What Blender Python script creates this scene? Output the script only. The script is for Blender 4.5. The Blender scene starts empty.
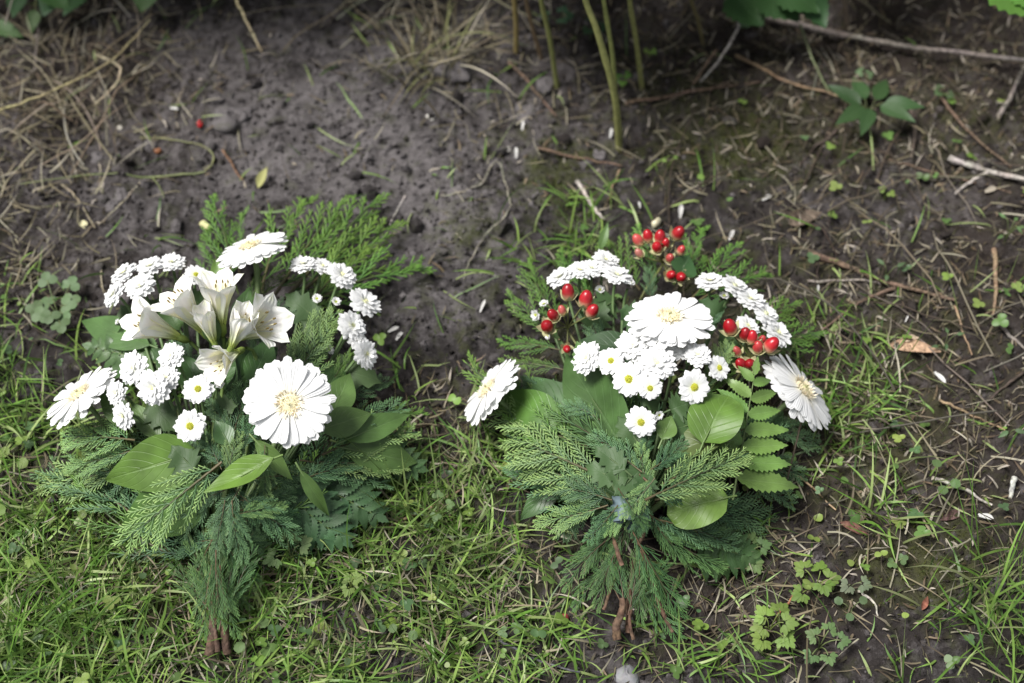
import bpy, math, random
import numpy as np
from mathutils import Vector, Matrix

SC = bpy.context.scene
COL = SC.collection
R = math.radians
rnd = random.Random(7)

# ------------------------------------------------------------------ camera
PITCH, DIST, LENS = R(55), 1.50, 50.0
W, HH = 1024, 683
CAM = Vector((0, -DIST * math.cos(PITCH), DIST * math.sin(PITCH)))
FWD = Vector((0, math.cos(PITCH), -math.sin(PITCH)))
UP = Vector((0, math.sin(PITCH), math.cos(PITCH)))
RIGHT = Vector((1, 0, 0))
cd = bpy.data.cameras.new('camera')
cam = bpy.data.objects.new('camera', cd)
COL.objects.link(cam)
cam.location = CAM
cam.rotation_euler = (math.pi / 2 - PITCH, 0, 0)
cd.lens = LENS
cd.sensor_width = 36
cd.clip_start = 0.02
cd.clip_end = 500
cd.dof.use_dof = True
cd.dof.focus_distance = 1.315
cd.dof.aperture_fstop = 2.9
cd.dof.aperture_blades = 9
SC.camera = cam

# ------------------------------------------------------------------ world, sun, exposure
SUN_EL, SUN_AZ = R(64), R(268)          # soft high light from the left
wd = bpy.data.worlds.new('World')
SC.world = wd
wd.use_nodes = True
nt = wd.node_tree
sky = nt.nodes.new('ShaderNodeTexSky')
sky.sky_type = 'NISHITA'
sky.sun_disc = False
sky.sun_elevation = SUN_EL
sky.sun_rotation = SUN_AZ
hs = nt.nodes.new('ShaderNodeHueSaturation')
hs.inputs['Saturation'].default_value = 0.22     # overcast: greyer than a clear sky
nt.links.new(sky.outputs[0], hs.inputs['Color'])
nt.links.new(hs.outputs[0], nt.nodes['Background'].inputs[0])
nt.nodes['Background'].inputs[1].default_value = 0.060
sl = bpy.data.lights.new('sun', 'SUN')
sl.energy = 3.1
sl.angle = R(24)
sl.color = (1, 0.97, 0.93)
so = bpy.data.objects.new('sun', sl)
COL.objects.link(so)
sd = Vector((math.sin(SUN_AZ) * math.cos(SUN_EL), math.cos(SUN_AZ) * math.cos(SUN_EL), math.sin(SUN_EL)))
so.rotation_euler = sd.to_track_quat('Z', 'Y').to_euler()
so.location = sd * 5
SC.view_settings.view_transform = 'Standard'
SC.view_settings.look = 'None'
SC.view_settings.gamma = 1
SC.view_settings.exposure = 1.08
SC.render.engine = 'CYCLES'
SC.cycles.use_denoising = True
SC.cycles.max_bounces = 6
SC.cycles.transparent_max_bounces = 4

# ------------------------------------------------------------------ noise, terrain, pixel rays
def vnoise(x, y, seed=0):
    x = np.asarray(x, float); y = np.asarray(y, float)
    xi = np.floor(x).astype(np.int64); yi = np.floor(y).astype(np.int64)
    xf = x - xi; yf = y - yi
    u = xf * xf * (3 - 2 * xf); v = yf * yf * (3 - 2 * yf)
    def h(a, b):
        n = (a * 374761393 + b * 668265263 + seed * 982451653) & 0x7fffffff
        n = ((n ^ (n >> 13)) * 1274126177) & 0x7fffffff
        n = n ^ (n >> 16)
        return (n & 0xffff) / 65535.0
    a = h(xi, yi); b = h(xi + 1, yi); c = h(xi, yi + 1); d = h(xi + 1, yi + 1)
    return (a * (1 - u) + b * u) * (1 - v) + (c * (1 - u) + d * u) * v * 1.0

def rot(x, y, a):
    c, s = math.cos(a), math.sin(a)
    return x * c - y * s, x * s + y * c

def H(x, y):
    x = np.asarray(x, float); y = np.asarray(y, float)
    z = 0.016 * (vnoise(x * 3.1 + 9, y * 3.1, 1) - .5)
    a, b = rot(x, y, .6); z = z + 0.010 * (vnoise(a * 9, b * 9, 2) - .5)
    a, b = rot(x, y, 1.3); z = z + 0.011 * (vnoise(a * 24, b * 24, 3) - .5)
    cp = 1 - .7 * np.exp(-((x + .20) ** 2 / .05 + (y - .27) ** 2 / .022))        # trodden smooth patch
    a, b = rot(x, y, 2.2); n = vnoise(a * 58, b * 58, 4); z = z + 0.011 * cp * (n ** 2.2 - .3)
    a, b = rot(x, y, .25); n = vnoise(a * 120, b * 120, 5); z = z + 0.0062 * cp * (n ** 2.2 - .3)
    a, b = rot(x, y, .9); n = vnoise(a * 240, b * 240, 6); z = z + 0.0028 * (n - .5)
    # small rise towards the hedge
    z = z + 0.03 * np.clip((y - .25) / .5, 0, 1) ** 2
    return z

def ray(px, py):
    d = FWD + RIGHT * ((px - W / 2) / W * 36 / LENS) - UP * ((py - HH / 2) / W * 36 / LENS)
    return d
def P(px, py, z):
    d = ray(px, py)
    t = (z - CAM.z) / d.z
    return CAM + d * t
def G(px, py, h=0.0):
    z = 0.0
    for _ in range(4):
        p = P(px, py, z + h)
        z = float(H(p.x, p.y))
    return P(px, py, z + h)
def topix(x, y, z):
    dx, dy, dz = x - CAM.x, y - CAM.y, z - CAM.z
    dep = dy * FWD.y + dz * FWD.z
    return (W / 2 + dx / dep * LENS / 36 * W, HH / 2 - (dy * UP.y + dz * UP.z) / dep * LENS / 36 * W)
def Nrm(tilt, phi):
    """a flower's facing: tilted by tilt degrees from the view line, towards picture angle phi (0 right, 90 up)"""
    a, b = R(tilt), R(phi)
    return ((-FWD) * math.cos(a) + (RIGHT * math.cos(b) + UP * math.sin(b)) * math.sin(a)).normalized()

# ------------------------------------------------------------------ mesh builder
class MB:
    def __init__(s):
        s.v, s.f, s.c, s.uv = [], [], [], []
    def add(s, vs, fs, cs, uvs=None):
        o = len(s.v)
        s.v += [tuple(p) for p in vs]
        s.f += [tuple(i + o for i in q) for q in fs]
        s.c += (cs if isinstance(cs, list) else [cs] * len(vs))
        s.uv += (uvs if uvs is not None else [(0, 0)] * len(vs))
    def xf(s, M, start=0):
        for i in range(start, len(s.v)):
            s.v[i] = tuple(M @ Vector(s.v[i]))
    def mesh(s, name, mat, smooth=True):
        return mk_mesh(name, s.v, s.f, s.c, s.uv, mat, smooth)

def mk_mesh(name, v, f, c, uv, mat, smooth=True):
    m = bpy.data.meshes.new(name)
    m.from_pydata([tuple(p) for p in v] if not isinstance(v, np.ndarray) else v.tolist(), [],
                  f if not isinstance(f, np.ndarray) else f.tolist())
    a = m.color_attributes.new('Col', 'FLOAT_COLOR', 'POINT')
    ca = np.ones((len(v), 4), np.float32); ca[:, :3] = np.asarray(c, np.float32).reshape(-1, 3)
    a.data.foreach_set('color', ca.ravel())
    if uv is not None:
        u = np.asarray(uv, np.float32).reshape(-1, 2)
        at = m.attributes.new('luv', 'FLOAT_VECTOR', 'POINT')
        u3 = np.zeros((len(v), 3), np.float32); u3[:, :2] = u
        at.data.foreach_set('vector', u3.ravel())
    if smooth:
        m.polygons.foreach_set('use_smooth', np.ones(len(m.polygons), bool))
    m.materials.append(mat)
    m.update()
    return m

def link(name, data, parent=None, M=None, basis=None):
    o = bpy.data.objects.new(name, data)
    COL.objects.link(o)
    if parent is not None:
        o.parent = parent
    if basis is not None:
        o.matrix_basis = basis
    elif M is not None:
        if parent is not None:
            M = Matrix.Translation(-Vector(parent.location)) @ M
        o.matrix_basis = M
    elif parent is not None:
        o.matrix_basis = Matrix.Translation(-Vector(parent.location))
    return o
def tag(o, label=None, cat=None, group=None, kind=None):
    if label: o['label'] = label
    if cat: o['category'] = cat
    if group: o['group'] = group
    if kind: o['kind'] = kind
    return o
def empty(name, loc, label, cat, group=None):
    o = bpy.data.objects.new(name, None)
    o.empty_display_size = .03
    COL.objects.link(o)
    o.location = loc
    return tag(o, label, cat, group)

def lerp(a, b, t):
    return tuple(a[i] + (b[i] - a[i]) * t for i in range(3))
def jit(c, a, r=rnd):
    k = 1 + r.uniform(-a, a)
    return tuple(max(0, x * k * (1 + r.uniform(-a, a) * .3)) for x in c)

# ------------------------------------------------------------------ materials
def nodes(name):
    m = bpy.data.materials.new(name)
    m.use_nodes = True
    t = m.node_tree
    t.nodes.clear()
    out = t.nodes.new('ShaderNodeOutputMaterial')
    return m, t, out
def N(t, typ, **kw):
    n = t.nodes.new(typ)
    for k, v in kw.items():
        if k in n.inputs: n.inputs[k].default_value = v
        else: setattr(n, k, v)
    return n
def mat_surface(name, rough=.5, transl=0.0, spec=.4, var=.12, noise=None, bump=None, veins=False, petal=False, coat=0, hue=.0):
    m, t, out = nodes(name)
    L = t.links.new
    at = N(t, 'ShaderNodeAttribute', attribute_name='Col')
    oi = N(t, 'ShaderNodeObjectInfo')
    mr = N(t, 'ShaderNodeMapRange'); mr.inputs[3].default_value = 1 - var; mr.inputs[4].default_value = 1 + var
    L(oi.outputs['Random'], mr.inputs[0])
    h = N(t, 'ShaderNodeHueSaturation')
    L(at.outputs['Color'], h.inputs['Color']); L(mr.outputs[0], h.inputs['Value'])
    if hue:
        m2 = N(t, 'ShaderNodeMapRange'); m2.inputs[3].default_value = .5 - hue; m2.inputs[4].default_value = .5 + hue
        fr = N(t, 'ShaderNodeMath', operation='FRACT'); mu = N(t, 'ShaderNodeMath', operation='MULTIPLY'); mu.inputs[1].default_value = 7.31
        L(oi.outputs['Random'], mu.inputs[0]); L(mu.outputs[0], fr.inputs[0]); L(fr.outputs[0], m2.inputs[0]); L(m2.outputs[0], h.inputs['Hue'])
    col = h.outputs['Color']
    tc = N(t, 'ShaderNodeTexCoord')
    bs = None
    if noise:
        n = N(t, 'ShaderNodeTexNoise'); n.inputs['Scale'].default_value = noise[0]; n.inputs['Detail'].default_value = 5
        L(tc.outputs['Object'], n.inputs['Vector'])
        r = N(t, 'ShaderNodeMapRange'); r.inputs[1].default_value = .3; r.inputs[2].default_value = .7
        r.inputs[3].default_value = 1 - noise[1]; r.inputs[4].default_value = 1 + noise[1]
        L(n.outputs[0], r.inputs[0])
        h2 = N(t, 'ShaderNodeHueSaturation'); L(col, h2.inputs['Color']); L(r.outputs[0], h2.inputs['Value'])
        col = h2.outputs['Color']
        bs = n.outputs[0]
    if veins or petal:
        uv = N(t, 'ShaderNodeAttribute', attribute_name='luv')
        sx = N(t, 'ShaderNodeSeparateXYZ'); L(uv.outputs['Vector'], sx.inputs[0])
    if veins:
        ab = N(t, 'ShaderNodeMath', operation='ABSOLUTE'); L(sx.outputs[1], ab.inputs[0])
        # side veins: rise towards the tip, arched
        a1 = N(t, 'ShaderNodeMath', operation='MULTIPLY'); a1.inputs[1].default_value = 7; L(sx.outputs[0], a1.inputs[0])
        a2 = N(t, 'ShaderNodeMath', operation='MULTIPLY_ADD'); a2.inputs[1].default_value = -2.6; L(ab.outputs[0], a2.inputs[0]); L(a1.outputs[0], a2.inputs[2])
        fr = N(t, 'ShaderNodeMath', operation='PINGPONG'); fr.inputs[1].default_value = .5; L(a2.outputs[0], fr.inputs[0])
        sv = N(t, 'ShaderNodeMapRange'); sv.inputs[1].default_value = 0; sv.inputs[2].default_value = .09; sv.inputs[3].default_value = 1; sv.inputs[4].default_value = 0
        L(fr.outputs[0], sv.inputs[0])
        mv = N(t, 'ShaderNodeMapRange'); mv.inputs[1].default_value = .015; mv.inputs[2].default_value = .06; mv.inputs[3].default_value = 1; mv.inputs[4].default_value = 0
        L(ab.outputs[0], mv.inputs[0])
        mx = N(t, 'ShaderNodeMath', operation='MULTIPLY_ADD'); mx.inputs[1].default_value = .45
        L(sv.outputs[0], mx.inputs[0]); L(mv.outputs[0], mx.inputs[2])
        mx.use_clamp = True
        mix = N(t, 'ShaderNodeMix', data_type='RGBA'); mix.inputs[0].default_value = 0
        fm = N(t, 'ShaderNodeMath', operation='MULTIPLY'); fm.inputs[1].default_value = .24; L(mx.outputs[0], fm.inputs[0]); L(fm.outputs[0], mix.inputs[0])
        h3 = N(t, 'ShaderNodeHueSaturation'); h3.inputs['Value'].default_value = 1.8; h3.inputs['Saturation'].default_value = .8; L(col, h3.inputs['Color'])
        L(col, mix.inputs[6]); L(h3.outputs[0], mix.inputs[7])
        col = mix.outputs[2]
        inv = N(t, 'ShaderNodeMath', operation='MULTIPLY'); inv.inputs[1].default_value = -1; L(mx.outputs[0], inv.inputs[0])
        bs = inv.outputs[0]
    if petal:
        a1 = N(t, 'ShaderNodeMath', operation='MULTIPLY'); a1.inputs[1].default_value = 13; L(sx.outputs[1], a1.inputs[0])
        sn = N(t, 'ShaderNodeMath', operation='SINE'); L(a1.outputs[0], sn.inputs[0])
        bs = sn.outputs[0]
    p = N(t, 'ShaderNodeBsdfPrincipled')
    L(col, p.inputs['Base Color'])
    p.inputs['Roughness'].default_value = rough
    p.inputs['Specular IOR Level'].default_value = spec
    if coat:
        p.inputs['Coat Weight'].default_value = coat; p.inputs['Coat Roughness'].default_value = .08
    if bump and bs is not None:
        b = N(t, 'ShaderNodeBump'); b.inputs['Strength'].default_value = bump[0]; b.inputs['Distance'].default_value = bump[1]
        L(bs, b.inputs['Height']); L(b.outputs[0], p.inputs['Normal'])
    if transl:
        tr = N(t, 'ShaderNodeBsdfTranslucent'); L(col, tr.inputs['Color'])
        ms = N(t, 'ShaderNodeMixShader'); ms.inputs[0].default_value = transl
        L(p.outputs[0], ms.inputs[1]); L(tr.outputs[0], ms.inputs[2]); L(ms.outputs[0], out.inputs[0])
    else:
        L(p.outputs[0], out.inputs[0])
    return m

M_PETAL = mat_surface('white_petal', .65, .20, .2, .04, petal=True, bump=(.25, .0010))
M_DISC = mat_surface('flower_disc', .75, 0, .2, .08)
M_LEAF = mat_surface('broad_leaf', .40, .16, .40, .1, veins=True, bump=(.4, .0012), hue=.008, noise=(38, .3))
M_CONIF = mat_surface('conifer_scale_leaf', .45, .06, .4, .16, hue=.012)
M_GRASS = mat_surface('grass_blade', .45, .28, .35, 0)
M_STRAW = mat_surface('dry_straw', .7, .12, .25, 0)
M_STEM = mat_surface('green_stem', .5, .05, .35, .1, noise=(160, .2))
M_BARK = mat_surface('bark', .88, 0, .2, .1, noise=(220, .6), bump=(.8, .003))
M_BERRY = mat_surface('red_berry', .34, 0, .45, .25, coat=.15, noise=(150, .2))
M_STONE = mat_surface('stone', .85, 0, .25, .05, noise=(120, .25), bump=(.4, .002))
M_CRUMB = mat_surface('soil_crumb', .95, 0, .1, 0, noise=(400, .3))
M_WRAP = mat_surface('blue_wrap', .6, .1, .3, 0, noise=(90, .2))
M_WEED = mat_surface('weed_leaf', .5, .25, .3, .1, veins=True, bump=(.3, .0008), hue=.01)

def mat_soil():
    m, t, out = nodes('soil')
    L = t.links.new
    tc = N(t, 'ShaderNodeTexCoord')
    def noise(sc, det=6, rg=.6):
        n = N(t, 'ShaderNodeTexNoise'); n.inputs['Scale'].default_value = sc; n.inputs['Detail'].default_value = det
        n.inputs['Roughness'].default_value = rg
        L(tc.outputs['Object'], n.inputs['Vector']); return n
    n1 = noise(14); n2 = noise(75, 8, .7); n3 = noise(380, 4); n4 = noise(6, 4)
    r = N(t, 'ShaderNodeValToRGB')
    e = r.color_ramp.elements
    e[0].position = .34; e[0].color = (.015, .013, .0125, 1)
    e[1].position = .70; e[1].color = (.148, .136, .138, 1)
    k = r.color_ramp.elements.new(.50); k.color = (.032, .0285, .0285, 1)
    ad = N(t, 'ShaderNodeMath', operation='MULTIPLY_ADD'); ad.inputs[1].default_value = .55
    L(n2.outputs[0], ad.inputs[0])
    a2 = N(t, 'ShaderNodeMath', operation='MULTIPLY'); a2.inputs[1].default_value = .45; L(n1.outputs[0], a2.inputs[0]); L(a2.outputs[0], ad.inputs[2])
    at = N(t, 'ShaderNodeAttribute', attribute_name='Col')
    sp = N(t, 'ShaderNodeSeparateXYZ'); L(at.outputs['Vector'], sp.inputs[0])
    # dry crust lightens
    a3 = N(t, 'ShaderNodeMath', operation='MULTIPLY_ADD'); a3.inputs[1].default_value = .17; L(sp.outputs[0], a3.inputs[0]); L(ad.outputs[0], a3.inputs[2])
    a4 = N(t, 'ShaderNodeMath', operation='MULTIPLY_ADD'); a4.inputs[1].default_value = .10; L(n3.outputs[0], a4.inputs[0]); L(a3.outputs[0], a4.inputs[2])
    a5 = N(t, 'ShaderNodeMath', operation='SUBTRACT'); a5.inputs[1].default_value = .06; L(a4.outputs[0], a5.inputs[0])
    L(a5.outputs[0], r.inputs[0])
    # moss
    mm = N(t, 'ShaderNodeMath', operation='MULTIPLY_ADD'); mm.inputs[1].default_value = 1.0; L(sp.outputs[1], mm.inputs[0])
    ns = noise(45, 5); sb = N(t, 'ShaderNodeMapRange'); sb.inputs[1].default_value = .35; sb.inputs[2].default_value = .65; sb.inputs[3].default_value = -.55; sb.inputs[4].default_value = .25
    L(ns.outputs[0], sb.inputs[0]); L(sb.outputs[0], mm.inputs[2]); mm.use_clamp = True
    mo = N(t, 'ShaderNodeMix', data_type='RGBA'); L(mm.outputs[0], mo.inputs[0]); L(r.outputs[0], mo.inputs[6]); mo.inputs[7].default_value = (.055, .065, .018, 1)
    # leaf-mould brown
    bm = N(t, 'ShaderNodeMath', operation='MULTIPLY'); L(sp.outputs[2], bm.inputs[0])
    n5 = noise(30, 5); L(n5.outputs[0], bm.inputs[1])
    br = N(t, 'ShaderNodeMix', data_type='RGBA'); L(bm.outputs[0], br.inputs[0]); L(mo.outputs[2], br.inputs[6]); br.inputs[7].default_value = (.055, .041, .032, 1)
    p = N(t, 'ShaderNodeBsdfPrincipled'); p.inputs['Roughness'].default_value = .95; p.inputs['Specular IOR Level'].default_value = .15
    L(br.outputs[2], p.inputs['Base Color'])
    b1 = N(t, 'ShaderNodeBump'); b1.inputs['Strength'].default_value = 1; b1.inputs['Distance'].default_value = .008; L(n2.outputs[0], b1.inputs['Height'])
    b2 = N(t, 'ShaderNodeBump'); b2.inputs['Strength'].default_value = .6; b2.inputs['Distance'].default_value = .002; L(n3.outputs[0], b2.inputs['Height'])
    L(b1.outputs[0], b2.inputs['Normal']); L(b2.outputs[0], p.inputs['Normal'])
    L(p.outputs[0], out.inputs[0])
    return m
M_SOIL = mat_soil()

# ------------------------------------------------------------------ ground
def blobs(px, py, bl):
    s = np.zeros_like(np.asarray(px, float))
    for cx, cy, sx, sy, a in bl:
        s = np.maximum(s, a * np.exp(-.5 * (((px - cx) / sx) ** 2 + ((py - cy) / sy) ** 2)))
    return s
DRY = [(330, 130, 150, 80, 1), (220, 90, 100, 60, .8), (440, 210, 70, 80, .9), (120, 190, 90, 60, .6), (500, 120, 60, 50, .6), (560, 110, 60, 40, .4), (640, 660, 60, 30, .3), (900, 190, 80, 40, .35)]
MOSS = [(740, 140, 70, 35, .9), (560, 180, 40, 50, .6), (930, 560, 60, 50, .8), (830, 130, 60, 50, .5), (860, 430, 80, 70, .65), (470, 230, 30, 30, .5), (720, 330, 200, 80, .4), (960, 130, 60, 40, .5), (900, 330, 60, 40, .45), (690, 110, 50, 40, .6), (120, 560, 200, 100, .6), (430, 580, 120, 80, .4)]
MOULD = [(860, 60, 200, 90, 1), (60, 60, 110, 80, .8), (900, 400, 160, 160, .75), (740, 590, 100, 60, .8), (1000, 250, 80, 150, .7), (60, 280, 60, 60, .5), (420, 440, 60, 40, .6)]
def axis(lo, hi, step, far):
    a = list(np.arange(lo, hi + 1e-9, step))
    s = step; x = hi; out = []
    while x < far:
        s *= 1.35; x += s; out.append(x)
    s = step; x = lo; pre = []
    while x > -far:
        s *= 1.35; x -= s; pre.append(x)
    return np.array(pre[::-1] + a + out)
gx = axis(-.78, .78, .0032, 120); gy = axis(-.46, .72, .0032, 120)
X, Y = np.meshgrid(gx, gy)
Z = H(X, Y)
fade = np.clip(1.6 - np.maximum(np.abs(X), np.abs(Y)) / 2.0, 0, 1)
Z = Z * fade + .01 * (1 - fade)
px, py = topix(X.ravel(), np.clip(Y.ravel(), -.8, 3), Z.ravel())
cm = np.stack([blobs(px, py, DRY), blobs(px, py, MOSS), blobs(px, py, MOULD)], 1)
ny, nx = X.shape
idx = np.arange(nx * ny).reshape(ny, nx)
F = np.stack([idx[:-1, :-1], idx[:-1, 1:], idx[1:, 1:], idx[1:, :-1]], -1).reshape(-1, 4)
me = mk_mesh('ground', np.stack([X.ravel(), Y.ravel(), Z.ravel()], 1), F, cm, None, M_SOIL)
tag(link('ground', me), 'bare dark grey garden soil', None, None, 'structure')

# ------------------------------------------------------------------ soil crumbs, litter (nobody could count them)
nr = np.random.default_rng(3)
t_ = (1 + 5 ** .5) / 2
ICO_V = np.array([(-1, t_, 0), (1, t_, 0), (-1, -t_, 0), (1, -t_, 0), (0, -1, t_), (0, 1, t_), (0, -1, -t_), (0, 1, -t_), (t_, 0, -1), (t_, 0, 1), (-t_, 0, -1), (-t_, 0, 1)]) / 1.9
ICO_F = np.array([(0, 11, 5), (0, 5, 1), (0, 1, 7), (0, 7, 10), (0, 10, 11), (1, 5, 9), (5, 11, 4), (11, 10, 2), (10, 7, 6), (7, 1, 8), (3, 9, 4), (3, 4, 2), (3, 2, 6), (3, 6, 8), (3, 8, 9), (4, 9, 5), (2, 4, 11), (6, 2, 10), (8, 6, 7), (9, 8, 1)])
def groundpts(n, dens):
    """n points on the ground, drawn with the density dens(px,py)"""
    res = []
    while sum(len(a) for a in res) < n:
        x = nr.uniform(-.78, .78, 20000); y = nr.uniform(-.46, .70, 20000)
        qx, qy = topix(x, y, H(x, y))
        k = nr.random(20000) < dens(qx, qy)
        res.append(np.stack([x[k], y[k], qx[k], qy[k]], 1))
    return np.concatenate(res)[:n]
NCR = 26000
pts = groundpts(NCR, lambda a, b: .3 + .7 * blobs(a, b, DRY))
size = .0007 + .0030 * nr.random(NCR) ** 3 + .007 * (nr.random(NCR) > .982) * nr.random(NCR)
V = ICO_V[None] * (1 + nr.uniform(-.4, .4, (NCR, 12, 1)))
V = V * size[:, None, None] * nr.uniform(.65, 1.3, (NCR, 1, 3))
V[:, :, 0] += pts[:, 0:1]; V[:, :, 1] += pts[:, 1:2]; V[:, :, 2] += (H(pts[:, 0], pts[:, 1]) + size * .2)[:, None]
cc = np.stack([np.clip(blobs(pts[:, 2], pts[:, 3], DRY) + nr.normal(.0, .6, NCR), -.6, 2), .3 * blobs(pts[:, 2], pts[:, 3], MOSS), blobs(pts[:, 2], pts[:, 3], MOULD)], 1)
cc = np.repeat(cc, 12, 0)
Fc = (ICO_F[None] + (np.arange(NCR) * 12)[:, None, None]).reshape(-1, 3)
tag(link('soil_crumbs', mk_mesh('soil_crumbs', V.reshape(-1, 3), Fc, cc, None, M_SOIL, False)), 'loose grey crumbs of soil scattered over the bare bed', None, None, 'stuff')

def blades(n, dens, Lr, Wr, cols, seed, lean=(20, 75), curve=(10, 70), seg=5, zoff=0.0, tipcol=None, flat=0):
    """n grass blades as one numpy batch; returns verts, faces, colours"""
    g = np.random.default_rng(seed)
    p = groundpts(n, dens) if callable(dens) else dens
    n = len(p)
    Ln = g.uniform(*Lr, n) * (.6 + .8 * g.random(n)); Wd = g.uniform(*Wr, n)
    az = g.uniform(0, 2 * np.pi, n); le = np.radians(g.uniform(*lean, n)); cu = np.radians(g.uniform(*curve, n))
    side_c = g.normal(0, .5, n)
    ts = np.linspace(0, 1, seg + 1)
    x = p[:, 0].copy(); y = p[:, 1].copy(); z = H(x, y) + zoff * g.random(n) - .003
    pos = []; dirs = []
    for i, t in enumerate(ts):
        th = le + cu * t; a = az + side_c * t
        d = np.stack([np.sin(th) * np.cos(a), np.sin(th) * np.sin(a), np.cos(th)], 1)
        if i: 
            x = x + d[:, 0] * Ln / seg; y = y + d[:, 1] * Ln / seg; z = z + d[:, 2] * Ln / seg
            z = np.maximum(z, H(x, y) + .0015 + .004 * t)
        pos.append(np.stack([x, y, z], 1)); dirs.append(d)
    tw = g.uniform(-.9, .9, n)
    V = np.zeros((n, seg + 1, 2, 3)); C = np.zeros((n, seg + 1, 2, 3))
    ca = np.asarray(cols); ci = g.integers(0, len(ca), n)
    base = ca[ci] * (.75 + .5 * g.random((n, 1)))
    for i, t in enumerate(ts):
        d = dirs[i]
        s = np.cross(d, np.array([0, 0, 1.0])); s /= np.linalg.norm(s, axis=1, keepdims=True) + 1e-9
        u = np.cross(s, d)
        s = s * np.cos(tw * t + tw)[:, None] + u * np.sin(tw * t + tw)[:, None]
        w = Wd * (1 - .15 * (1 - t)) * np.clip((1 - t) * 2.2, .06, 1)
        V[:, i, 0] = pos[i] - s * w[:, None] / 2; V[:, i, 1] = pos[i] + s * w[:, None] / 2
        c = base if tipcol is None else base * (1 - t ** 3)[..., None] + np.asarray(tipcol) * t ** 3 if False else base
        k = .75 * (1 - t) ** 2          # pale sheath at the base of a blade
        C[:, i, :] = (c * (1 - k * .5) + np.array([.16, .17, .07]) * k * .5)[:, None]
    a = np.arange(n)[:, None] * (seg + 1) * 2 + np.arange(seg)[None] * 2
    F = np.stack([a, a + 1, a + 3, a + 2], -1).reshape(-1, 4)
    return V.reshape(-1, 3), F, C.reshape(-1, 3)

GREEN = [(0, 640, 190, 90, 1), (130, 610, 110, 70, 1), (300, 615, 120, 60, .95), (440, 550, 75, 75, .9), (20, 500, 60, 80, .8), (500, 500, 45, 45, .7),
         (5, 400, 30, 70, .45), (430, 445, 40, 30, .35), (330, 670, 200, 40, .85), (590, 650, 60, 40, .3), (730, 660, 80, 25, .22), (1010, 640, 40, 50, .2),
         (830, 400, 30, 40, .35), (865, 385, 25, 30, .3), (700, 560, 60, 40, .25), (560, 240, 40, 25, .22), (950, 675, 80, 20, .12), (100, 470, 60, 60, .6), (500, 620, 60, 50, .4), (870, 450, 200, 150, .025), (840, 350, 30, 30, .25), (250, 250, 300, 200, .012)]
STRAW = [(60, 90, 75, 55, .42), (20, 180, 45, 60, .4), (120, 30, 60, 35, .35), (430, 35, 45, 30, .5), (250, 590, 280, 90, .6), (900, 450, 130, 150, .16), (850, 250, 150, 100, .10),
         (740, 560, 60, 50, .5), (700, 100, 150, 60, .14), (480, 590, 60, 60, .6), (420, 450, 40, 40, .5), (30, 270, 40, 50, .5)]
GC = [(.10, .215, .030), (.075, .17, .026), (.16, .28, .055), (.045, .105, .022), (.27, .34, .14), (.13, .24, .05), (.23, .35, .08), (.30, .39, .14)]
SCOL = [(.20, .165, .11), (.27, .235, .17), (.14, .11, .08), (.19, .17, .135), (.10, .078, .058), (.34, .31, .25)]
def bare(a, b):
    """1 away from the cut stems, 0 where the bouquets press the grass down"""
    k = np.ones_like(a)
    for cx, cy, sx, sy in ((218, 630, 20, 34), (215, 530, 60, 50), (240, 470, 130, 50), (622, 620, 26, 34), (640, 520, 70, 60)):
        k = k * (1 - .96 * np.exp(-(((a - cx) / sx) ** 2 + ((b - cy) / sy) ** 2) ** 2))
    return k
def patchy(a, b):
    return np.clip((vnoise(a / 34., b / 26., 21) * .6 + vnoise(a / 13. + 5, b / 10., 22) * .4 - .36) * 4.2, .04, 1)
v, f, c = blades(8600, lambda a, b: blobs(a, b, GREEN) * bare(a, b) * patchy(a, b), (.020, .062), (.0013, .0030), GC, 11)
tag(link('grass', mk_mesh('grass', v, f, c, None, M_GRASS)), 'short tangled green grass growing in front of the bouquets', None, None, 'stuff')
v, f, c = blades(4300, lambda a, b: blobs(a, b, STRAW) * bare(a, b), (.012, .048), (.0008, .0022), SCOL, 12, lean=(55, 92), curve=(-20, 40), zoff=.012)
tag(link('dry_grass', mk_mesh('dry_grass', v, f, c, None, M_STRAW)), 'dead straw coloured grass lying over soil and lawn', None, None, 'stuff')

# short chips of bark and leaf litter
LITT = [(870, 60, 200, 90, 1), (900, 400, 170, 170, .8), (740, 590, 100, 60, .8), (60, 60, 100, 80, .6), (600, 150, 100, 80, .35), (420, 440, 60, 50, .8), (330, 150, 200, 100, .1), (300, 600, 250, 80, .25)]
v, f, c = blades(9000, lambda a, b: blobs(a, b, LITT), (.003, .020), (.0007, .0032), [(.11, .075, .05), (.07, .05, .038), (.17, .125, .09), (.28, .24, .19), (.03, .023, .02), (.05, .038, .03), (.10, .08, .06), (.34, .30, .26)], 13, lean=(75, 95), curve=(-15, 15), seg=3, zoff=.003)
tag(link('plant_litter', mk_mesh('plant_litter', v, f, c, None, M_STRAW)), 'brown chips of bark and dead leaf over the soil', None, None, 'stuff')
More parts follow.
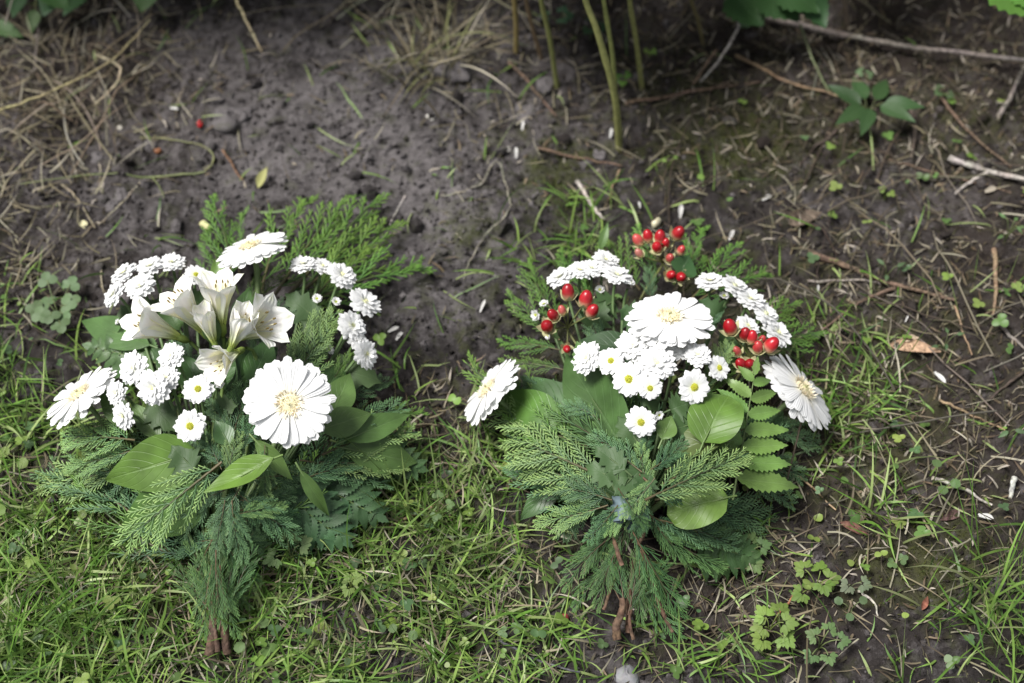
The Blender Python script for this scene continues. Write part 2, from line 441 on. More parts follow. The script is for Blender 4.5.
# tiny trifoliate seedlings spread through the lawn, too many to count
gp = groundpts(330, lambda a, b: np.maximum(blobs(a, b, GREEN), blobs(a, b, [(900, 430, 160, 200, .35), (680, 600, 60, 40, .5)])) * bare(a, b))
vv, ff, cc2 = [], [], []
for (gx_, gy_, _, _) in gp:
    q = rnd.uniform(.0022, .0046); zz = float(H(gx_, gy_)) + rnd.uniform(.004, .022); a0 = rnd.uniform(0, 6.28); tx, ty = rnd.uniform(-.5, .5), rnd.uniform(-.6, .3)
    c_ = jit(rnd.choice([(.10, .18, .05), (.15, .24, .05), (.08, .14, .06), (.20, .27, .07)]), .2)
    for k3 in range(rnd.choice((1, 2, 3, 3, 3))):
        a1 = a0 + k3 * 2.1; o = len(vv); cxx, cyy = gx_ + q * math.cos(a1), gy_ + q * math.sin(a1)
        vv.append((cxx, cyy, zz - .0006))
        for k4 in range(10):
            a2 = 6.2832 * k4 / 10; e = q * (.98 + .08 * math.sin(3 * a2 + a1))
            ex, ey = e * math.cos(a2), e * math.sin(a2)
            vv.append((cxx + ex, cyy + ey, zz + tx * (cxx + ex - gx_) + ty * (cyy + ey - gy_)))
        ff += [(o, o + 1 + k4, o + 1 + (k4 + 1) % 10) for k4 in range(10)]; cc2 += [c_] * 11
tag(link('ground_cover', mk_mesh('ground_cover', vv, ff, cc2, None, M_GRASS)), 'tiny round seedling leaves spread through lawn and soil', None, None, 'stuff')
# moss shoots
v, f, c = blades(6000, lambda a, b: blobs(a, b, MOSS) ** 2, (.003, .007), (.0008, .0016), [(.075, .09, .02), (.10, .11, .03), (.05, .07, .02)], 14, lean=(0, 60), curve=(0, 40), seg=2)
tag(link('moss', mk_mesh('moss', v, f, c, None, M_GRASS)), 'olive green moss in low patches on the soil', None, None, 'stuff')

# ------------------------------------------------------------------ tubes and leaves
def tube(mb, pts, rad, col, n=6, cap=True, capcol=None):
    pts = [Vector(p) for p in pts]
    k = len(pts)
    rad = rad if isinstance(rad, (list, tuple)) else [rad] * k
    cols = col if isinstance(col, list) else [col] * k
    T = [(pts[min(i + 1, k - 1)] - pts[max(i - 1, 0)]).normalized() for i in range(k)]
    s = T[0].orthogonal().normalized()
    vs, cs = [], []
    for i in range(k):
        s = (s - T[i] * s.dot(T[i])).normalized()
        b = T[i].cross(s)
        for j in range(n):
            a = 2 * math.pi * j / n
            vs.append(pts[i] + (s * math.cos(a) + b * math.sin(a)) * rad[i]); cs.append(cols[i])
    fs = [(i * n + j, i * n + (j + 1) % n, (i + 1) * n + (j + 1) % n, (i + 1) * n + j) for i in range(k - 1) for j in range(n)]
    if cap:
        cc = capcol
        for i in (0, k - 1):
            o = len(vs)
            for j in range(n):
                vs.append(vs[i * n + j]); cs.append(cc or cols[i])
            fs.append(tuple(o + j for j in (range(n) if i else range(n - 1, -1, -1))))
    mb.add(vs, fs, cs)
def bez(p0, p1, p2, p3, n=10):
    out = []
    for i in range(n + 1):
        t = i / n; s = 1 - t
        out.append(Vector(p0) * s ** 3 + Vector(p1) * 3 * s * s * t + Vector(p2) * 3 * s * t * t + Vector(p3) * t ** 3)
    return out
def smooth_path(pts, sub=4, wob=0, r=rnd):
    pts = [Vector(p) for p in pts]
    q = [pts[0] * 2 - pts[1]] + pts + [pts[-1] * 2 - pts[-2]]
    out = []
    for i in range(1, len(q) - 2):
        for k in range(sub):
            t = k / sub
            a, b, c, d = q[i - 1], q[i], q[i + 1], q[i + 2]
            p = .5 * ((2 * b) + (c - a) * t + (2 * a - 5 * b + 4 * c - d) * t * t + (3 * b - a - 3 * c + d) * t ** 3)
            if wob: p = p + Vector((r.uniform(-wob, wob), r.uniform(-wob, wob), r.uniform(-wob, wob)))
            out.append(p)
    out.append(pts[-1])
    return out

def wprof(kind, t):
    if kind == 'ovate':   return (math.sin(math.pi * min(1, t ** .72)) ** .85) * (1 - .25 * t) * 1.12
    if kind == 'round':   return math.sqrt(max(0, 1 - (2 * t - 1) ** 2)) ** .9
    if kind == 'lance':   return math.sin(math.pi * t ** .8) ** 1.0
    if kind == 'gerb':    return (min(1, .42 + 1.0 * t) * math.sqrt(max(0, 1 - max(0, (t - .80) / .20) ** 2.2)))
    if kind == 'daisy':   return (min(1, .5 + .9 * t) * math.sqrt(max(0, 1 - max(0, (t - .62) / .38) ** 2.2)))
    if kind == 'tepal':   return min(1, .22 + 1.3 * t ** 1.1) * math.sqrt(max(0, 1 - max(0, (t - .56) / .44) ** 2.3)) * (1 - .12 * max(0, t - .8))
    return 1
def blade(mb, L, Wd, kind, col, nu=8, nv=4, curl=0., fold=0., wave=0., cup=0., serr=0, tip=None, base=None, M=None, r=rnd, notch=0, back=None):
    """a leaf or petal along +X, face up +Z"""
    vs, cs, uv = [], [], []
    ph = r.uniform(0, 6)
    for i in range(nu + 1):
        t = i / nu
        w = wprof(kind, t) * Wd / 2
        w = max(w, .0002)
        for j in range(nv + 1):
            v = j / nv * 2 - 1
            ww = w
            x = t * L
            if serr and 0 < i < nu:
                ww = w * (1 + (serr if i % 2 else -serr)) if abs(v) > .9 else w
                if abs(v) > .9: x += serr * L / nu * .8 * (1 if i % 2 else 0)
            y = v * ww
            if notch and i == nu: x -= notch * L * abs(math.sin(v * math.pi * 1.5)) 
            z = -curl * L * t * t + fold * abs(y) - cup * y * y / max(Wd, 1e-6) * 2 + wave * Wd * math.sin(t * 7 + ph + v * 1.3) * .5
            vs.append((x, y, z))
            c = col
            if tip and t > .6: c = lerp(col, tip, (t - .6) / .4)
            if base and t < .4: c = lerp(base, c, t / .4)
            cs.append(c); uv.append((t, v))
    fs = [(i * (nv + 1) + j, (i + 1) * (nv + 1) + j, (i + 1) * (nv + 1) + j + 1, i * (nv + 1) + j + 1) for i in range(nu) for j in range(nv)]
    o = len(mb.v)
    mb.add(vs, fs, cs, uv)
    if M is not None: mb.xf(M, o)
def frame(origin, x, n, s=1.0):
    x = Vector(x).normalized(); n = Vector(n)
    z = (n - x * n.dot(x)).normalized(); y = z.cross(x)
    return Matrix(((x.x * s, y.x * s, z.x * s, origin[0]), (x.y * s, y.y * s, z.y * s, origin[1]), (x.z * s, y.z * s, z.z * s, origin[2]), (0, 0, 0, 1)))
def frameZ(origin, n, spin=0.0, s=1.0):
    n = Vector(n).normalized()
    x = RIGHT - n * RIGHT.dot(n)
    if x.length < .1: x = UP - n * UP.dot(n)
    return frame(origin, Matrix.Rotation(spin, 3, n) @ x, n, s)
def radial(ang, r0, elev, z=0):
    return Matrix.Rotation(ang, 4, 'Z') @ Matrix.Translation((r0, 0, z)) @ Matrix.Rotation(-elev, 4, 'Y')

# ------------------------------------------------------------------ flowers
WHITE = (.77, .775, .775)
def gerbera_meshes(seed, droop=0.0):
    r = random.Random(seed)
    mb = MB()
    for (n, L, wd, el, r0, z) in ((25, .0365, .0098, -3 - droop, .0085, 0), (24, .0335, .0094, 3 - droop, .0083, .0010)):
        off = r.uniform(0, 6)
        for k in range(n):
            a = off + 2 * math.pi * (k + r.uniform(-.2, .2)) / n
            M = radial(a, r0, R(el + r.uniform(-3.5, 3.5)), z + r.uniform(-.0006, .0006)) @ Matrix.Rotation(r.uniform(-.14, .14), 4, 'X')
            blade(mb, L * r.uniform(.94, 1.04), wd * r.uniform(.9, 1.08), 'gerb', WHITE, 14, 4, curl=r.uniform(.0, .12), cup=r.uniform(-.1, .2), wave=.0, base=(.82, .80, .70), M=M, r=r, notch=.025)
    pet = mb.mesh('gerbera', M_PETAL)
    mb = MB()
    # inner trans florets, cream, then the tight green yellow eye
    for (n, ra, rb, L, el, col, w) in ((60, .0105, .0135, .0064, 32, (.77, .71, .55), .0017), (90, .0085, .0122, .0044, 50, (.74, .65, .47), .0011), (110, .005, .009, .0034, 75, (.74, .68, .48), .0009), (80, .0004, .005, .0030, 85, (.58, .58, .28), .0009)):
        for k in range(n):
            a = r.uniform(0, 6.283); rr = r.uniform(ra, rb)
            M = radial(a, rr, R(el + r.uniform(-14, 14)), .001)
            blade(mb, L * r.uniform(.8, 1.2), w, 'lance', jit(col, .15, r), 3, 2, curl=r.uniform(-.2, .3), cup=.6, M=M, r=r)
    vs = []; 
    for i in range(6):
        for j in range(20):
            a = 2 * math.pi * j / 20; q = i / 5
            vs.append((.0135 * q * math.cos(a), .0135 * q * math.sin(a), .0030 * (1 - q * q) + .0006))
    fs = [(i * 20 + j, (i + 1) * 20 + j, (i + 1) * 20 + (j + 1) % 20, i * 20 + (j + 1) % 20) for i in range(5) for j in range(20)]
    mb.add(vs, fs, (.68, .62, .42))
    # a few dark stamens in the eye
    for k in range(5):
        a = r.uniform(0, 6.28)
        tube(mb, [(.0008 * math.cos(a), .0008 * math.sin(a), .003), (.0022 * math.cos(a), .0022 * math.sin(a), .0068)], [.0003, .0002], (.10, .11, .04), 4)
    mb.xf(Matrix.Diagonal((.80, .80, .95, 1)))
    disc = mb.mesh('gerbera_disc', M_DISC)
    mb = MB()
    for k in range(20):
        blade(mb, .012, .004, 'lance', (.10, .16, .05), 4, 2, curl=-.3, M=radial(k * .314, .002, R(25), -.007), r=r)
    cal = mb.mesh('gerbera_calyx', M_STEM)
    return pet, disc, cal
GERB = [gerbera_meshes(s, d) for s, d in ((1, 0), (2, 6), (3, 2), (4, 4))]

def daisy_meshes(seed, rows, disc_r, disc_col):
    r = random.Random(seed)
    mb = MB()
    for (n, L, wd, el, r0, z) in rows:
        off = r.uniform(0, 6)
        for k in range(n):
            a = off + 2 * math.pi * (k + r.uniform(-.3, .3)) / n
            M = radial(a, r0, R(el + r.uniform(-5, 5)), z) @ Matrix.Rotation(r.uniform(-.12, .12), 4, 'X')
            blade(mb, L * r.uniform(.85, 1.1), wd * r.uniform(.85, 1.1), 'daisy', WHITE, 6, 4, curl=r.uniform(-.02, .16), cup=r.uniform(-.2, .4), M=M, r=r, base=(.80, .82, .66))
    pet = mb.mesh('daisy', M_PETAL)
    mb = MB()
    n = 38
    for k in range(n):
        q = math.sqrt(k / n) * disc_r; a = k * 2.39996
        h = .0022 * (1 - (q / disc_r) ** 2) + .0012
        tube(mb, [(q * math.cos(a), q * math.sin(a), .0002), (q * math.cos(a) * 1.02, q * math.sin(a) * 1.02, h)], [.0007, .0005], jit(disc_col, .2, r), 5)
    disc = mb.mesh('daisy_disc', M_DISC)
    mb = MB()
    for k in range(12):
        blade(mb, .007, .0032, 'lance', (.11, .18, .06), 3, 2, curl=-.3, M=radial(k * .5236, .001, R(20), -.004), r=r)
    cal = mb.mesh('daisy_calyx', M_STEM)
    return pet, disc, cal
ROW_OPEN = [(17, .0142, .0072, 0, .0038, 0), (16, .0126, .0066, 8, .0036, .001)]
ROW_DBL = [(17, .0150, .0068, -2, .0030, 0), (16, .0136, .0064, 7, .0028, .0010), (13, .0108, .0056, 18, .0024, .0016), (8, .0070, .0044, 40, .0016, .002)]
ROW_SMALL = [(13, .0085, .0045, 25, .0022, 0), (10, .007, .004, 50, .002, .001)]
YG = (.50, .50, .06)
DAISY = {'open': [daisy_meshes(s, ROW_OPEN, .0042, YG) for s in (11, 12, 13)],
         'double': [daisy_meshes(s, ROW_DBL, .0026, (.74, .74, .44)) for s in (14, 15, 16)],
         'small': [daisy_meshes(s, ROW_SMALL, .0028, (.42, .48, .08)) for s in (17, 18)]}

def lily_mesh(seed, open_=1.0):
    """a trumpet of six tepals along +Z"""
    r = random.Random(seed)
    mb = MB()
    for k in range(6):
        inner = k % 2
        a = k * math.pi / 3 + r.uniform(-.08, .08)
        wd = (.0235 if not inner else .0185) * r.uniform(.92, 1.08); Lz = .050 * r.uniform(.93, 1.07); fl = (.016 - .004 * inner) * open_ * r.uniform(.8, 1.2)
        nu, nv = 10, 5
        vs, cs, uv = [], [], []
        for i in range(nu + 1):
            t = i / nu
            rr = .0022 + .007 * t + fl * t ** 2.6; z = Lz * t - .013 * open_ * max(0, t - .45) ** 2 * 2
            w = wprof('tepal', t) * wd / 2
            for j in range(nv + 1):
                v = j / nv * 2 - 1
                y = v * w
                x = rr - 20 * y * y * (1 - .35 * t) + .0008 * math.sin(t * 9 + v * 2 + k)
                vs.append((x * math.cos(a) - y * math.sin(a), x * math.sin(a) + y * math.cos(a), z))
                c = lerp((.42, .50, .12), (.87, .87, .84), min(1, max(0, t - .06) * 2.3))
                if .15 < t < .75 and abs(v) < .25: c = lerp(c, (.80, .66, .66), .22)
                if t > .88 and abs(v) < .5: c = lerp(c, (.62, .66, .40), .5)
                if inner and .35 < t < .7: c = lerp(c, (.80, .78, .34), .5)
                cs.append(c); uv.append((t, v))
        fs = [(i * (nv + 1) + j, (i + 1) * (nv + 1) + j, (i + 1) * (nv + 1) + j + 1, i * (nv + 1) + j + 1) for i in range(nu) for j in range(nv)]
        mb.add(vs, fs, cs, uv)
    pet = mb.mesh('lily', M_PETAL)
    mb = MB()
    for k in range(6):
        a = r.uniform(0, 6.28); q = r.uniform(.004, .009)
        tube(mb, bez((0, 0, .004), (0, 0, .018), (q * .6 * math.cos(a), q * .6 * math.sin(a), .028), (q * math.cos(a), q * math.sin(a), .038), 5), .0005, (.72, .70, .5), 4)
        p = Vector((q * math.cos(a), q * math.sin(a), .038))
        tube(mb, [p - Vector((0, 0, .0018)), p, p + Vector((0, .0004, .002))], [.0004, .0009, .0004], (.20, .15, .05), 5)
    st = mb.mesh('lily_stamens', M_DISC)
    mb = MB()
    tube(mb, [(0, 0, -.011), (0, 0, -.007), (0, 0, -.001), (0, 0, .003)], [.0012, .0035, .0036, .0024], (.16, .22, .05), 8)
    ov = mb.mesh('lily_calyx', M_STEM)
    return pet, st, ov
LILY = [lily_mesh(31, 1.0), lily_mesh(32, .7), lily_mesh(33, .85), lily_mesh(34, .3)]

# ------------------------------------------------------------------ conifer sprays
def spray(seed, L=.15, n2=15, ang2=42, frac2=.42, ang3=40, l3=.015, sp3=.0052, sp4=.0042, dark=(.03, .065, .04), light=(.10, .17, .06), droop=.12, wd=.0013, bark=(.10, .08, .04), nub=.0042, fwd=14):
    r = random.Random(seed)
    mb = MB()
    def tip(p, d, n, l, w, col):
        s = d.cross(n).normalized()
        a = p; m = p + d * l * .55; e = p + d * l
        vs = [a + s * w * .35, a + n * w * .22, a - s * w * .35, a - n * w * .22, m + s * w * .5, m + n * w * .28, m - s * w * .5, m - n * w * .28, e]
        fs = [(0, 1, 5, 4), (1, 2, 6, 5), (2, 3, 7, 6), (3, 0, 4, 7), (4, 5, 8), (5, 6, 8), (6, 7, 8), (7, 4, 8)]
        mb.add(vs, fs, col)
    def strip(pts, w0, w1, n, c0, c1):
        k = len(pts); vs = []; cs = []
        for i, p in enumerate(pts):
            t = i / (k - 1); w = w0 + (w1 - w0) * t
            d = (pts[min(i + 1, k - 1)] - pts[max(0, i - 1)]).normalized(); s = d.cross(n).normalized()
            vs += [p + s * w * .5, p + n * w * .3, p - s * w * .5, p - n * w * .3]; cs += [lerp(c0, c1, t)] * 4
        fs = [(i * 4 + j, i * 4 + (j + 1) % 4, i * 4 + 4 + (j + 1) % 4, i * 4 + 4 + j) for i in range(k - 1) for j in range(4)]
        mb.add(vs, fs, cs)
    sway = r.uniform(-.05, .05); bow = r.uniform(-.03, .03)
    def axp(t): return Vector((L * t, L * (sway * math.sin(t * 3.5) + bow * t * t), -droop * L * t * t))
    nz = Vector((0, 0, 1))
    main = [axp(i / 14) for i in range(15)]
    strip(main, wd * 1.8, wd * .8, nz, bark, lerp(bark, dark, .9))
    tip(main[-1], (main[-1] - main[-2]).normalized(), nz, nub * 1.3, wd, light)
    for i in range(n2):
        t = .08 + .90 * (i + r.uniform(-.3, .3)) / n2
        sd = 1 if i % 2 else -1
        p0 = axp(t)
        l2 = frac2 * L * ((1 - t) ** .85) * min(1, .5 + t * 2.2) * r.uniform(.62, 1.2) + .008
        a = R(ang2 * r.uniform(.8, 1.18)) * sd
        tl = r.uniform(-.22, .22); bend = R(r.uniform(.4, 1.6) * fwd) * -sd
        ns = max(3, int(l2 / sp3))
        pts = [p0]
        for k in range(ns):
            q = (k + 1) / ns; aa = a + bend * q
            pts.append(pts[-1] + Vector((math.cos(aa), math.sin(aa), tl - .35 * droop * q * 2)) * (l2 / ns))
        fx = min(1, t * .7 + .1)
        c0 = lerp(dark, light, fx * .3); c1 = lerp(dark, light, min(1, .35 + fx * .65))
        nn = Vector((r.uniform(-.15, .15), -sd * tl, 1)).normalized()
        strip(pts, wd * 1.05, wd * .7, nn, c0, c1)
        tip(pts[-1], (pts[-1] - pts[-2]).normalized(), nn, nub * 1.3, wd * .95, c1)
        for k in range(1, ns + 1):
            q = k / ns
            for s3 in (1, -1):
                if r.random() < .08: continue
                l = (l3 * (1 - q) ** .8 * min(1, .45 + q * 2.4) + nub * .7) * r.uniform(.7, 1.2) * min(1, .3 + l2 / .045)
                aa = a + bend * q + R(ang3 * r.uniform(.82, 1.18)) * s3
                d = Vector((math.cos(aa), math.sin(aa), tl + r.uniform(-.2, .12))).normalized()
                pp = pts[k - 1].lerp(pts[k], .5 + .25 * s3)
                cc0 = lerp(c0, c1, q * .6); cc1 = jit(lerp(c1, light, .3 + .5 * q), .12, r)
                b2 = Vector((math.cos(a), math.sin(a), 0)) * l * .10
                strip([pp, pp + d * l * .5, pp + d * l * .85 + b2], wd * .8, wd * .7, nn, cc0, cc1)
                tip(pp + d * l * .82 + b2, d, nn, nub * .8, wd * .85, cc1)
                m = int(l / sp4)
                for h in range(1, m + 1):
                    for s4 in (1, -1):
                        ab = aa + R(34 * r.uniform(.8, 1.2)) * s4
                        d4 = Vector((math.cos(ab), math.sin(ab), d.z + r.uniform(-.1, .1))).normalized()
                        tip(pp + d * l * h / (m + 1), d4, nn, nub * r.uniform(.65, 1.05) * (1 - .4 * h / (m + 1)), wd * .8, lerp(cc0, cc1, h / (m + 1)))
    return mb.mesh('conifer_sprig', M_CONIF)
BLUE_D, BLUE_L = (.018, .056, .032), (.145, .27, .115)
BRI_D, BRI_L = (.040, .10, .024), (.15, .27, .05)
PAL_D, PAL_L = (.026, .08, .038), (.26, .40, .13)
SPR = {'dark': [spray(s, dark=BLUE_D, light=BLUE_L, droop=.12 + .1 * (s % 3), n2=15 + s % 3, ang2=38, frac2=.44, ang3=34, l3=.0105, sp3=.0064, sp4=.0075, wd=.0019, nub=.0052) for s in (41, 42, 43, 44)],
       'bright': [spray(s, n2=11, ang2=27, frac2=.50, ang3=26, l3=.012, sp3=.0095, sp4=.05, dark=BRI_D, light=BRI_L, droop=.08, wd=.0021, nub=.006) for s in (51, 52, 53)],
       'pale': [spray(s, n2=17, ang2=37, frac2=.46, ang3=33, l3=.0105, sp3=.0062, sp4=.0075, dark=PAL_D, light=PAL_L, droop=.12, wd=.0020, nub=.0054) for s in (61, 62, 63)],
       'long': [spray(s, n2=12, ang2=24, frac2=.55, ang3=17, l3=.024, sp3=.0095, sp4=.05, dark=(.02, .065, .028), light=(.13, .25, .075), droop=.10, wd=.0016, bark=(.13, .075, .045), fwd=8) for s in (71, 72, 73)]}

# ------------------------------------------------------------------ bouquets
class Bouquet:
    def __init__(s, base, tie, label):
        s.root = empty('bouquet', base, label, 'bouquet', 'bouquets lying on the ground')
        s.tie = Vector(tie)
        s.r = random.Random(int(base[0] * 1000) & 0xffff)
    def stem(s, parent, M, p3, n, rad, col, name='stem', reach=.06):
        t = s.tie + Vector((s.r.uniform(-.012, .012), s.r.uniform(-.01, .01), s.r.uniform(-.006, .012)))
        d = (p3 - t)
        mid = t + Vector((d.x * .35, d.y * .35, .012))
        pts = bez(t, mid, p3 - n * reach - Vector((0, 0, .02)), p3 - n * .004, 12)
        mb = MB(); tube(mb, pts, [rad] * 13, col, 6, cap=False)
        link(name, mb.mesh('flower_stem', M_STEM), parent, basis=M.inverted())
    def flower(s, kind, px, py, z, tilt, phi, scale=1.0, label=None, var=None):
        if kind in DAISY: scale *= .88 * s.r.uniform(.93, 1.05); tilt += s.r.uniform(-7, 7); phi += s.r.uniform(-15, 15)
        p = P(px, py, z); n = Nrm(tilt, phi)
        M = frameZ(p, n, s.r.uniform(0, 6.28), scale)
        if kind == 'gerbera':
            pet, disc, cal = GERB[var if var is not None else s.r.randrange(4)]; rad, col = .0028, (.13, .19, .07)
        elif kind == 'lily':
            pet, disc, cal = LILY[var if var is not None else s.r.randrange(4)]; rad, col = .0018, (.12, .18, .05)
        else:
            vs = DAISY[kind]; pet, disc, cal = vs[s.r.randrange(len(vs))]; rad, col = .0015, (.10, .16, .06)
        nm = {'gerbera': 'gerbera', 'lily': 'lily'}.get(kind, 'daisy')
        o = link(nm, pet, s.root, M)
        if label: o['label'] = label
        link('stamens' if nm == 'lily' else 'flower_centre', disc, o, basis=Matrix())
        link('calyx', cal, o, basis=Matrix())
        s.stem(o, M, p - n * (.009 if nm == 'lily' else .004), n, rad, col, reach=.05 if nm != 'daisy' else .035)
    def sprig(s, kind, b, t, zb, zt, roll=0., ws=1.0):
        p0 = P(b[0], b[1], zb); p1 = P(t[0], t[1], zt)
        d = p1 - p0
        n = (Vector((0, 0, 1)) * .75 - FWD * .6).normalized()
        n = Matrix.Rotation(R(roll + s.r.uniform(-14, 14)), 3, d.normalized()) @ n
        M = frame(p0, d, n, d.length / .15) @ Matrix.Diagonal((1, ws * s.r.uniform(.9, 1.1), 1, 1))
        # never through the soil
        link('conifer_sprig', SPR[kind][s.r.randrange(len(SPR[kind]))], s.root, M)
    def leaf(s, b, t, zb, zt, wd, kind, col, roll=0, curl=.1, fold=.1, wave=.04, serr=0, name='leaf', tip=None, nu=12, label=None):
        p0 = P(b[0], b[1], zb); p1 = P(t[0], t[1], zt); d = p1 - p0
        n = (Vector((0, 0, 1)) * .5 - FWD).normalized()
        n = Matrix.Rotation(R(roll), 3, d.normalized()) @ n
        mb = MB()
        L = d.length
        blade(mb, L, wd, kind, col, nu, 8, curl=curl, fold=fold, wave=wave, serr=serr, tip=tip, r=s.r)
        tube(mb, [(-.008, 0, -.003), (0, 0, -.0006), (L * .5, 0, -curl * L * .25 - .0006)], [.0011, .0011, .0007], lerp(col, (.12, .16, .06), .3), 5, cap=False)
        o = link(name, mb.mesh(name, M_WEED if name == 'lobed_leaf' else M_LEAF), s.root, frame(p0, d, n))
        if label: o['label'] = label
    def fern(s, b, t, zb, zt, col, wmax=.05, n=9, roll=0, k0=64, sharp=1.0):
        p0 = P(b[0], b[1], zb); p1 = P(t[0], t[1], zt); d = p1 - p0; L = d.length
        nn = (Vector((0, 0, 1)) * .5 - FWD).normalized()
        nn = Matrix.Rotation(R(roll), 3, d.normalized()) @ nn
        mb = MB()
        tube(mb, [(L * i / 8, 0, -.0006) for i in range(9)], [.0013 - .0009 * i / 8 for i in range(9)], (.12, .17, .06), 5, cap=False)
        root = link('fern_frond', mb.mesh('fern_frond', M_STEM), s.root, frame(p0, d, nn))
        for i in range(n):
            q = .16 + .8 * i / n
            for sd in (1, -1):
                l = wmax * (1 - q) ** .75 * 1.12 * s.r.uniform(.92, 1.06) + .006
                m2 = MB()
                blade(m2, l, l * .30 * sharp + .003, 'ovate', jit(col, .12, s.r), 20, 4, curl=s.r.uniform(.05, .35), fold=.2, wave=.08, serr=.15, r=s.r)
                M = Matrix.Translation((L * (q + sd * .012), 0, 0)) @ Matrix.Rotation(sd * R(k0 - 22 * q + s.r.uniform(-5, 5)), 4, 'Z') @ Matrix.Rotation(s.r.uniform(-.25, .25), 4, 'X')
                link('leaflet', m2.mesh('leaflet', M_LEAF), root, basis=M)
        m2 = MB(); blade(m2, L * .14, .008, 'lance', col, 8, 4, serr=.14, r=s.r)
        link('leaflet', m2.mesh('leaflet', M_LEAF), root, basis=Matrix.Translation((L * .9, 0, 0)))
    def lobed(s, b, t, zb, zt, col, wd=.03, roll=0):
        """a lobed chrysanthemum leaf: a blade with deep teeth"""
        s.leaf(b, t, zb, zt, wd, 'ovate', col, roll, .15, .12, .12, serr=.26, name='lobed_leaf', nu=9)
    def berries(s, stem_px, zb, items, label=None):
        """items: (px, py, z, diameter px, red amount)"""
        cx = sum(i[0] for i in items) / len(items); cy = sum(i[1] for i in items) / len(items); zm = sum(i[2] for i in items) / len(items)
        root_p = P(stem_px[0], stem_px[1], zb)
        fork = P(cx, cy + 14, zm - .025)
        mb = MB()
        tube(mb, bez(root_p, root_p.lerp(fork, .4) + Vector((0, 0, .01)), fork - Vector((0, 0, .01)), fork, 8), .0013, (.14, .15, .05), 6)
        ends = []
        for it in items:
            p = P(it[0], it[1], it[2]); out = (p - fork); out.z += .03; out.normalize()
            tube(mb, bez(fork, fork + Vector((0, 0, .006)), p - out * .012, p - out * .005, 5), .0008, (.16, .17, .06), 5)
            ends.append((p, out, it))
        root = link('berry_sprig', mb.mesh('berry_sprig', M_STEM), s.root)
        if label: root['label'] = label
        for p, out, it in ends:
            rad = it[3] / 948 / 2 * 1.0
            mb = MB(); vs, cs = [], []
            for i in range(11):
                th = math.pi * i / 10
                for j in range(12):
                    a = 2 * math.pi * j / 12
                    rr = rad * .86 * math.sin(th) * (1 + .06 * math.cos(th))
                    vs.append((rr * math.cos(a), rr * math.sin(a), -rad * 1.25 * math.cos(th)))
                    g = max(0, min(1, (th / math.pi - .18) * 3))
                    cs.append(lerp((.62, .52, .34), lerp((.55, .25, .2), (.30, .006, .012), it[4]), g))
            fs = [(i * 12 + j, i * 12 + (j + 1) % 12, (i + 1) * 12 + (j + 1) % 12, (i + 1) * 12 + j) for i in range(10) for j in range(12)]
            mb.add(vs, fs, cs)
            tube(mb, [(0, 0, rad * 1.1), (0, 0, rad * 1.25)], [.0006, .0002], (.08, .03, .02), 5)
            M = frameZ(p, out + Vector((s.r.uniform(-.3, .3), s.r.uniform(-.3, .3), 0)), s.r.uniform(0, 6))
            b = link('berry', mb.mesh('berry', M_BERRY), root, basis=Matrix.Translation(s.root.location) @ Matrix.Translation(-Vector(s.root.location)) @ (root.matrix_basis.inverted() @ Matrix.Translation(-Vector(s.root.location)) @ M))
            mc = MB()
            for k in range(5):
                blade(mc, .0105 * rad / .006, .0066 * rad / .006, 'ovate', (.46, .46, .26), 4, 2, curl=-.35, M=radial(k * 1.2566, .001, R(24), -rad * 1.3), r=s.r)
            link('sepal', mc.mesh('sepal', M_STEM), b, basis=Matrix()) if False else None
            o0 = len(mb.v)
        # sepals belong to the sprig: one star under each berry
            mc.xf(M); 
            ms = MB(); ms.v, ms.f, ms.c, ms.uv = mc.v, mc.f, mc.c, mc.uv
            link('sepals', ms.mesh('sepals', M_STEM), root, basis=root.matrix_basis.inverted() @ Matrix.Translation(-Vector(s.root.location)))
    def woody(s, a, b, za, zb, rad, col, cut=(.72, .58, .42)):
        p0 = P(a[0], a[1], za); p1 = P(b[0], b[1], zb)
        pts = smooth_path([p0, p0.lerp(p1, .35) + Vector((s.r.uniform(-.003, .003), 0, s.r.uniform(0, .003))), p0.lerp(p1, .7) + Vector((s.r.uniform(-.003, .003), 0, 0)), p1], 4, .0004, s.r)
        n = len(pts)
        mb = MB()
        tube(mb, pts, [rad * (1.06 - .35 * i / n + s.r.uniform(-.05, .05)) for i in range(n)], [jit(col, .2, s.r) for _ in range(n)], 9, True, cut)
        link('woody_stem', mb.mesh('woody_stem', M_BARK), s.root)
    def fill(s, n, ang, r0, r1, z0, z1, kinds):
        """sprigs that fan out low from the tie and fill the body"""
        for i in range(n):
            a = R(ang[0] + (ang[1] - ang[0]) * (i + .5) / n + s.r.uniform(-6, 6))
            rad = s.r.uniform(r0, r1)
            st = s.r.uniform(.1, .5) * rad
            d = Vector((math.cos(a), math.sin(a), 0))
            p0 = Vector((s.tie.x, s.tie.y, 0)) + d * st; p1 = Vector((s.tie.x, s.tie.y, 0)) + d * (st + s.r.uniform(.11, .15))
            p0.z = s.r.uniform(z0, z1); p1.z = max(.015, p0.z + s.r.uniform(-.015, .03))
            dd = p1 - p0
            n_ = Matrix.Rotation(R(s.r.uniform(-35, 35)), 3, dd.normalized()) @ Vector((0, 0, 1))
            k = s.r.choice(kinds)
            link('conifer_sprig', SPR[k][s.r.randrange(len(SPR[k]))], s.root, frame(p0, dd, n_, dd.length / .15))

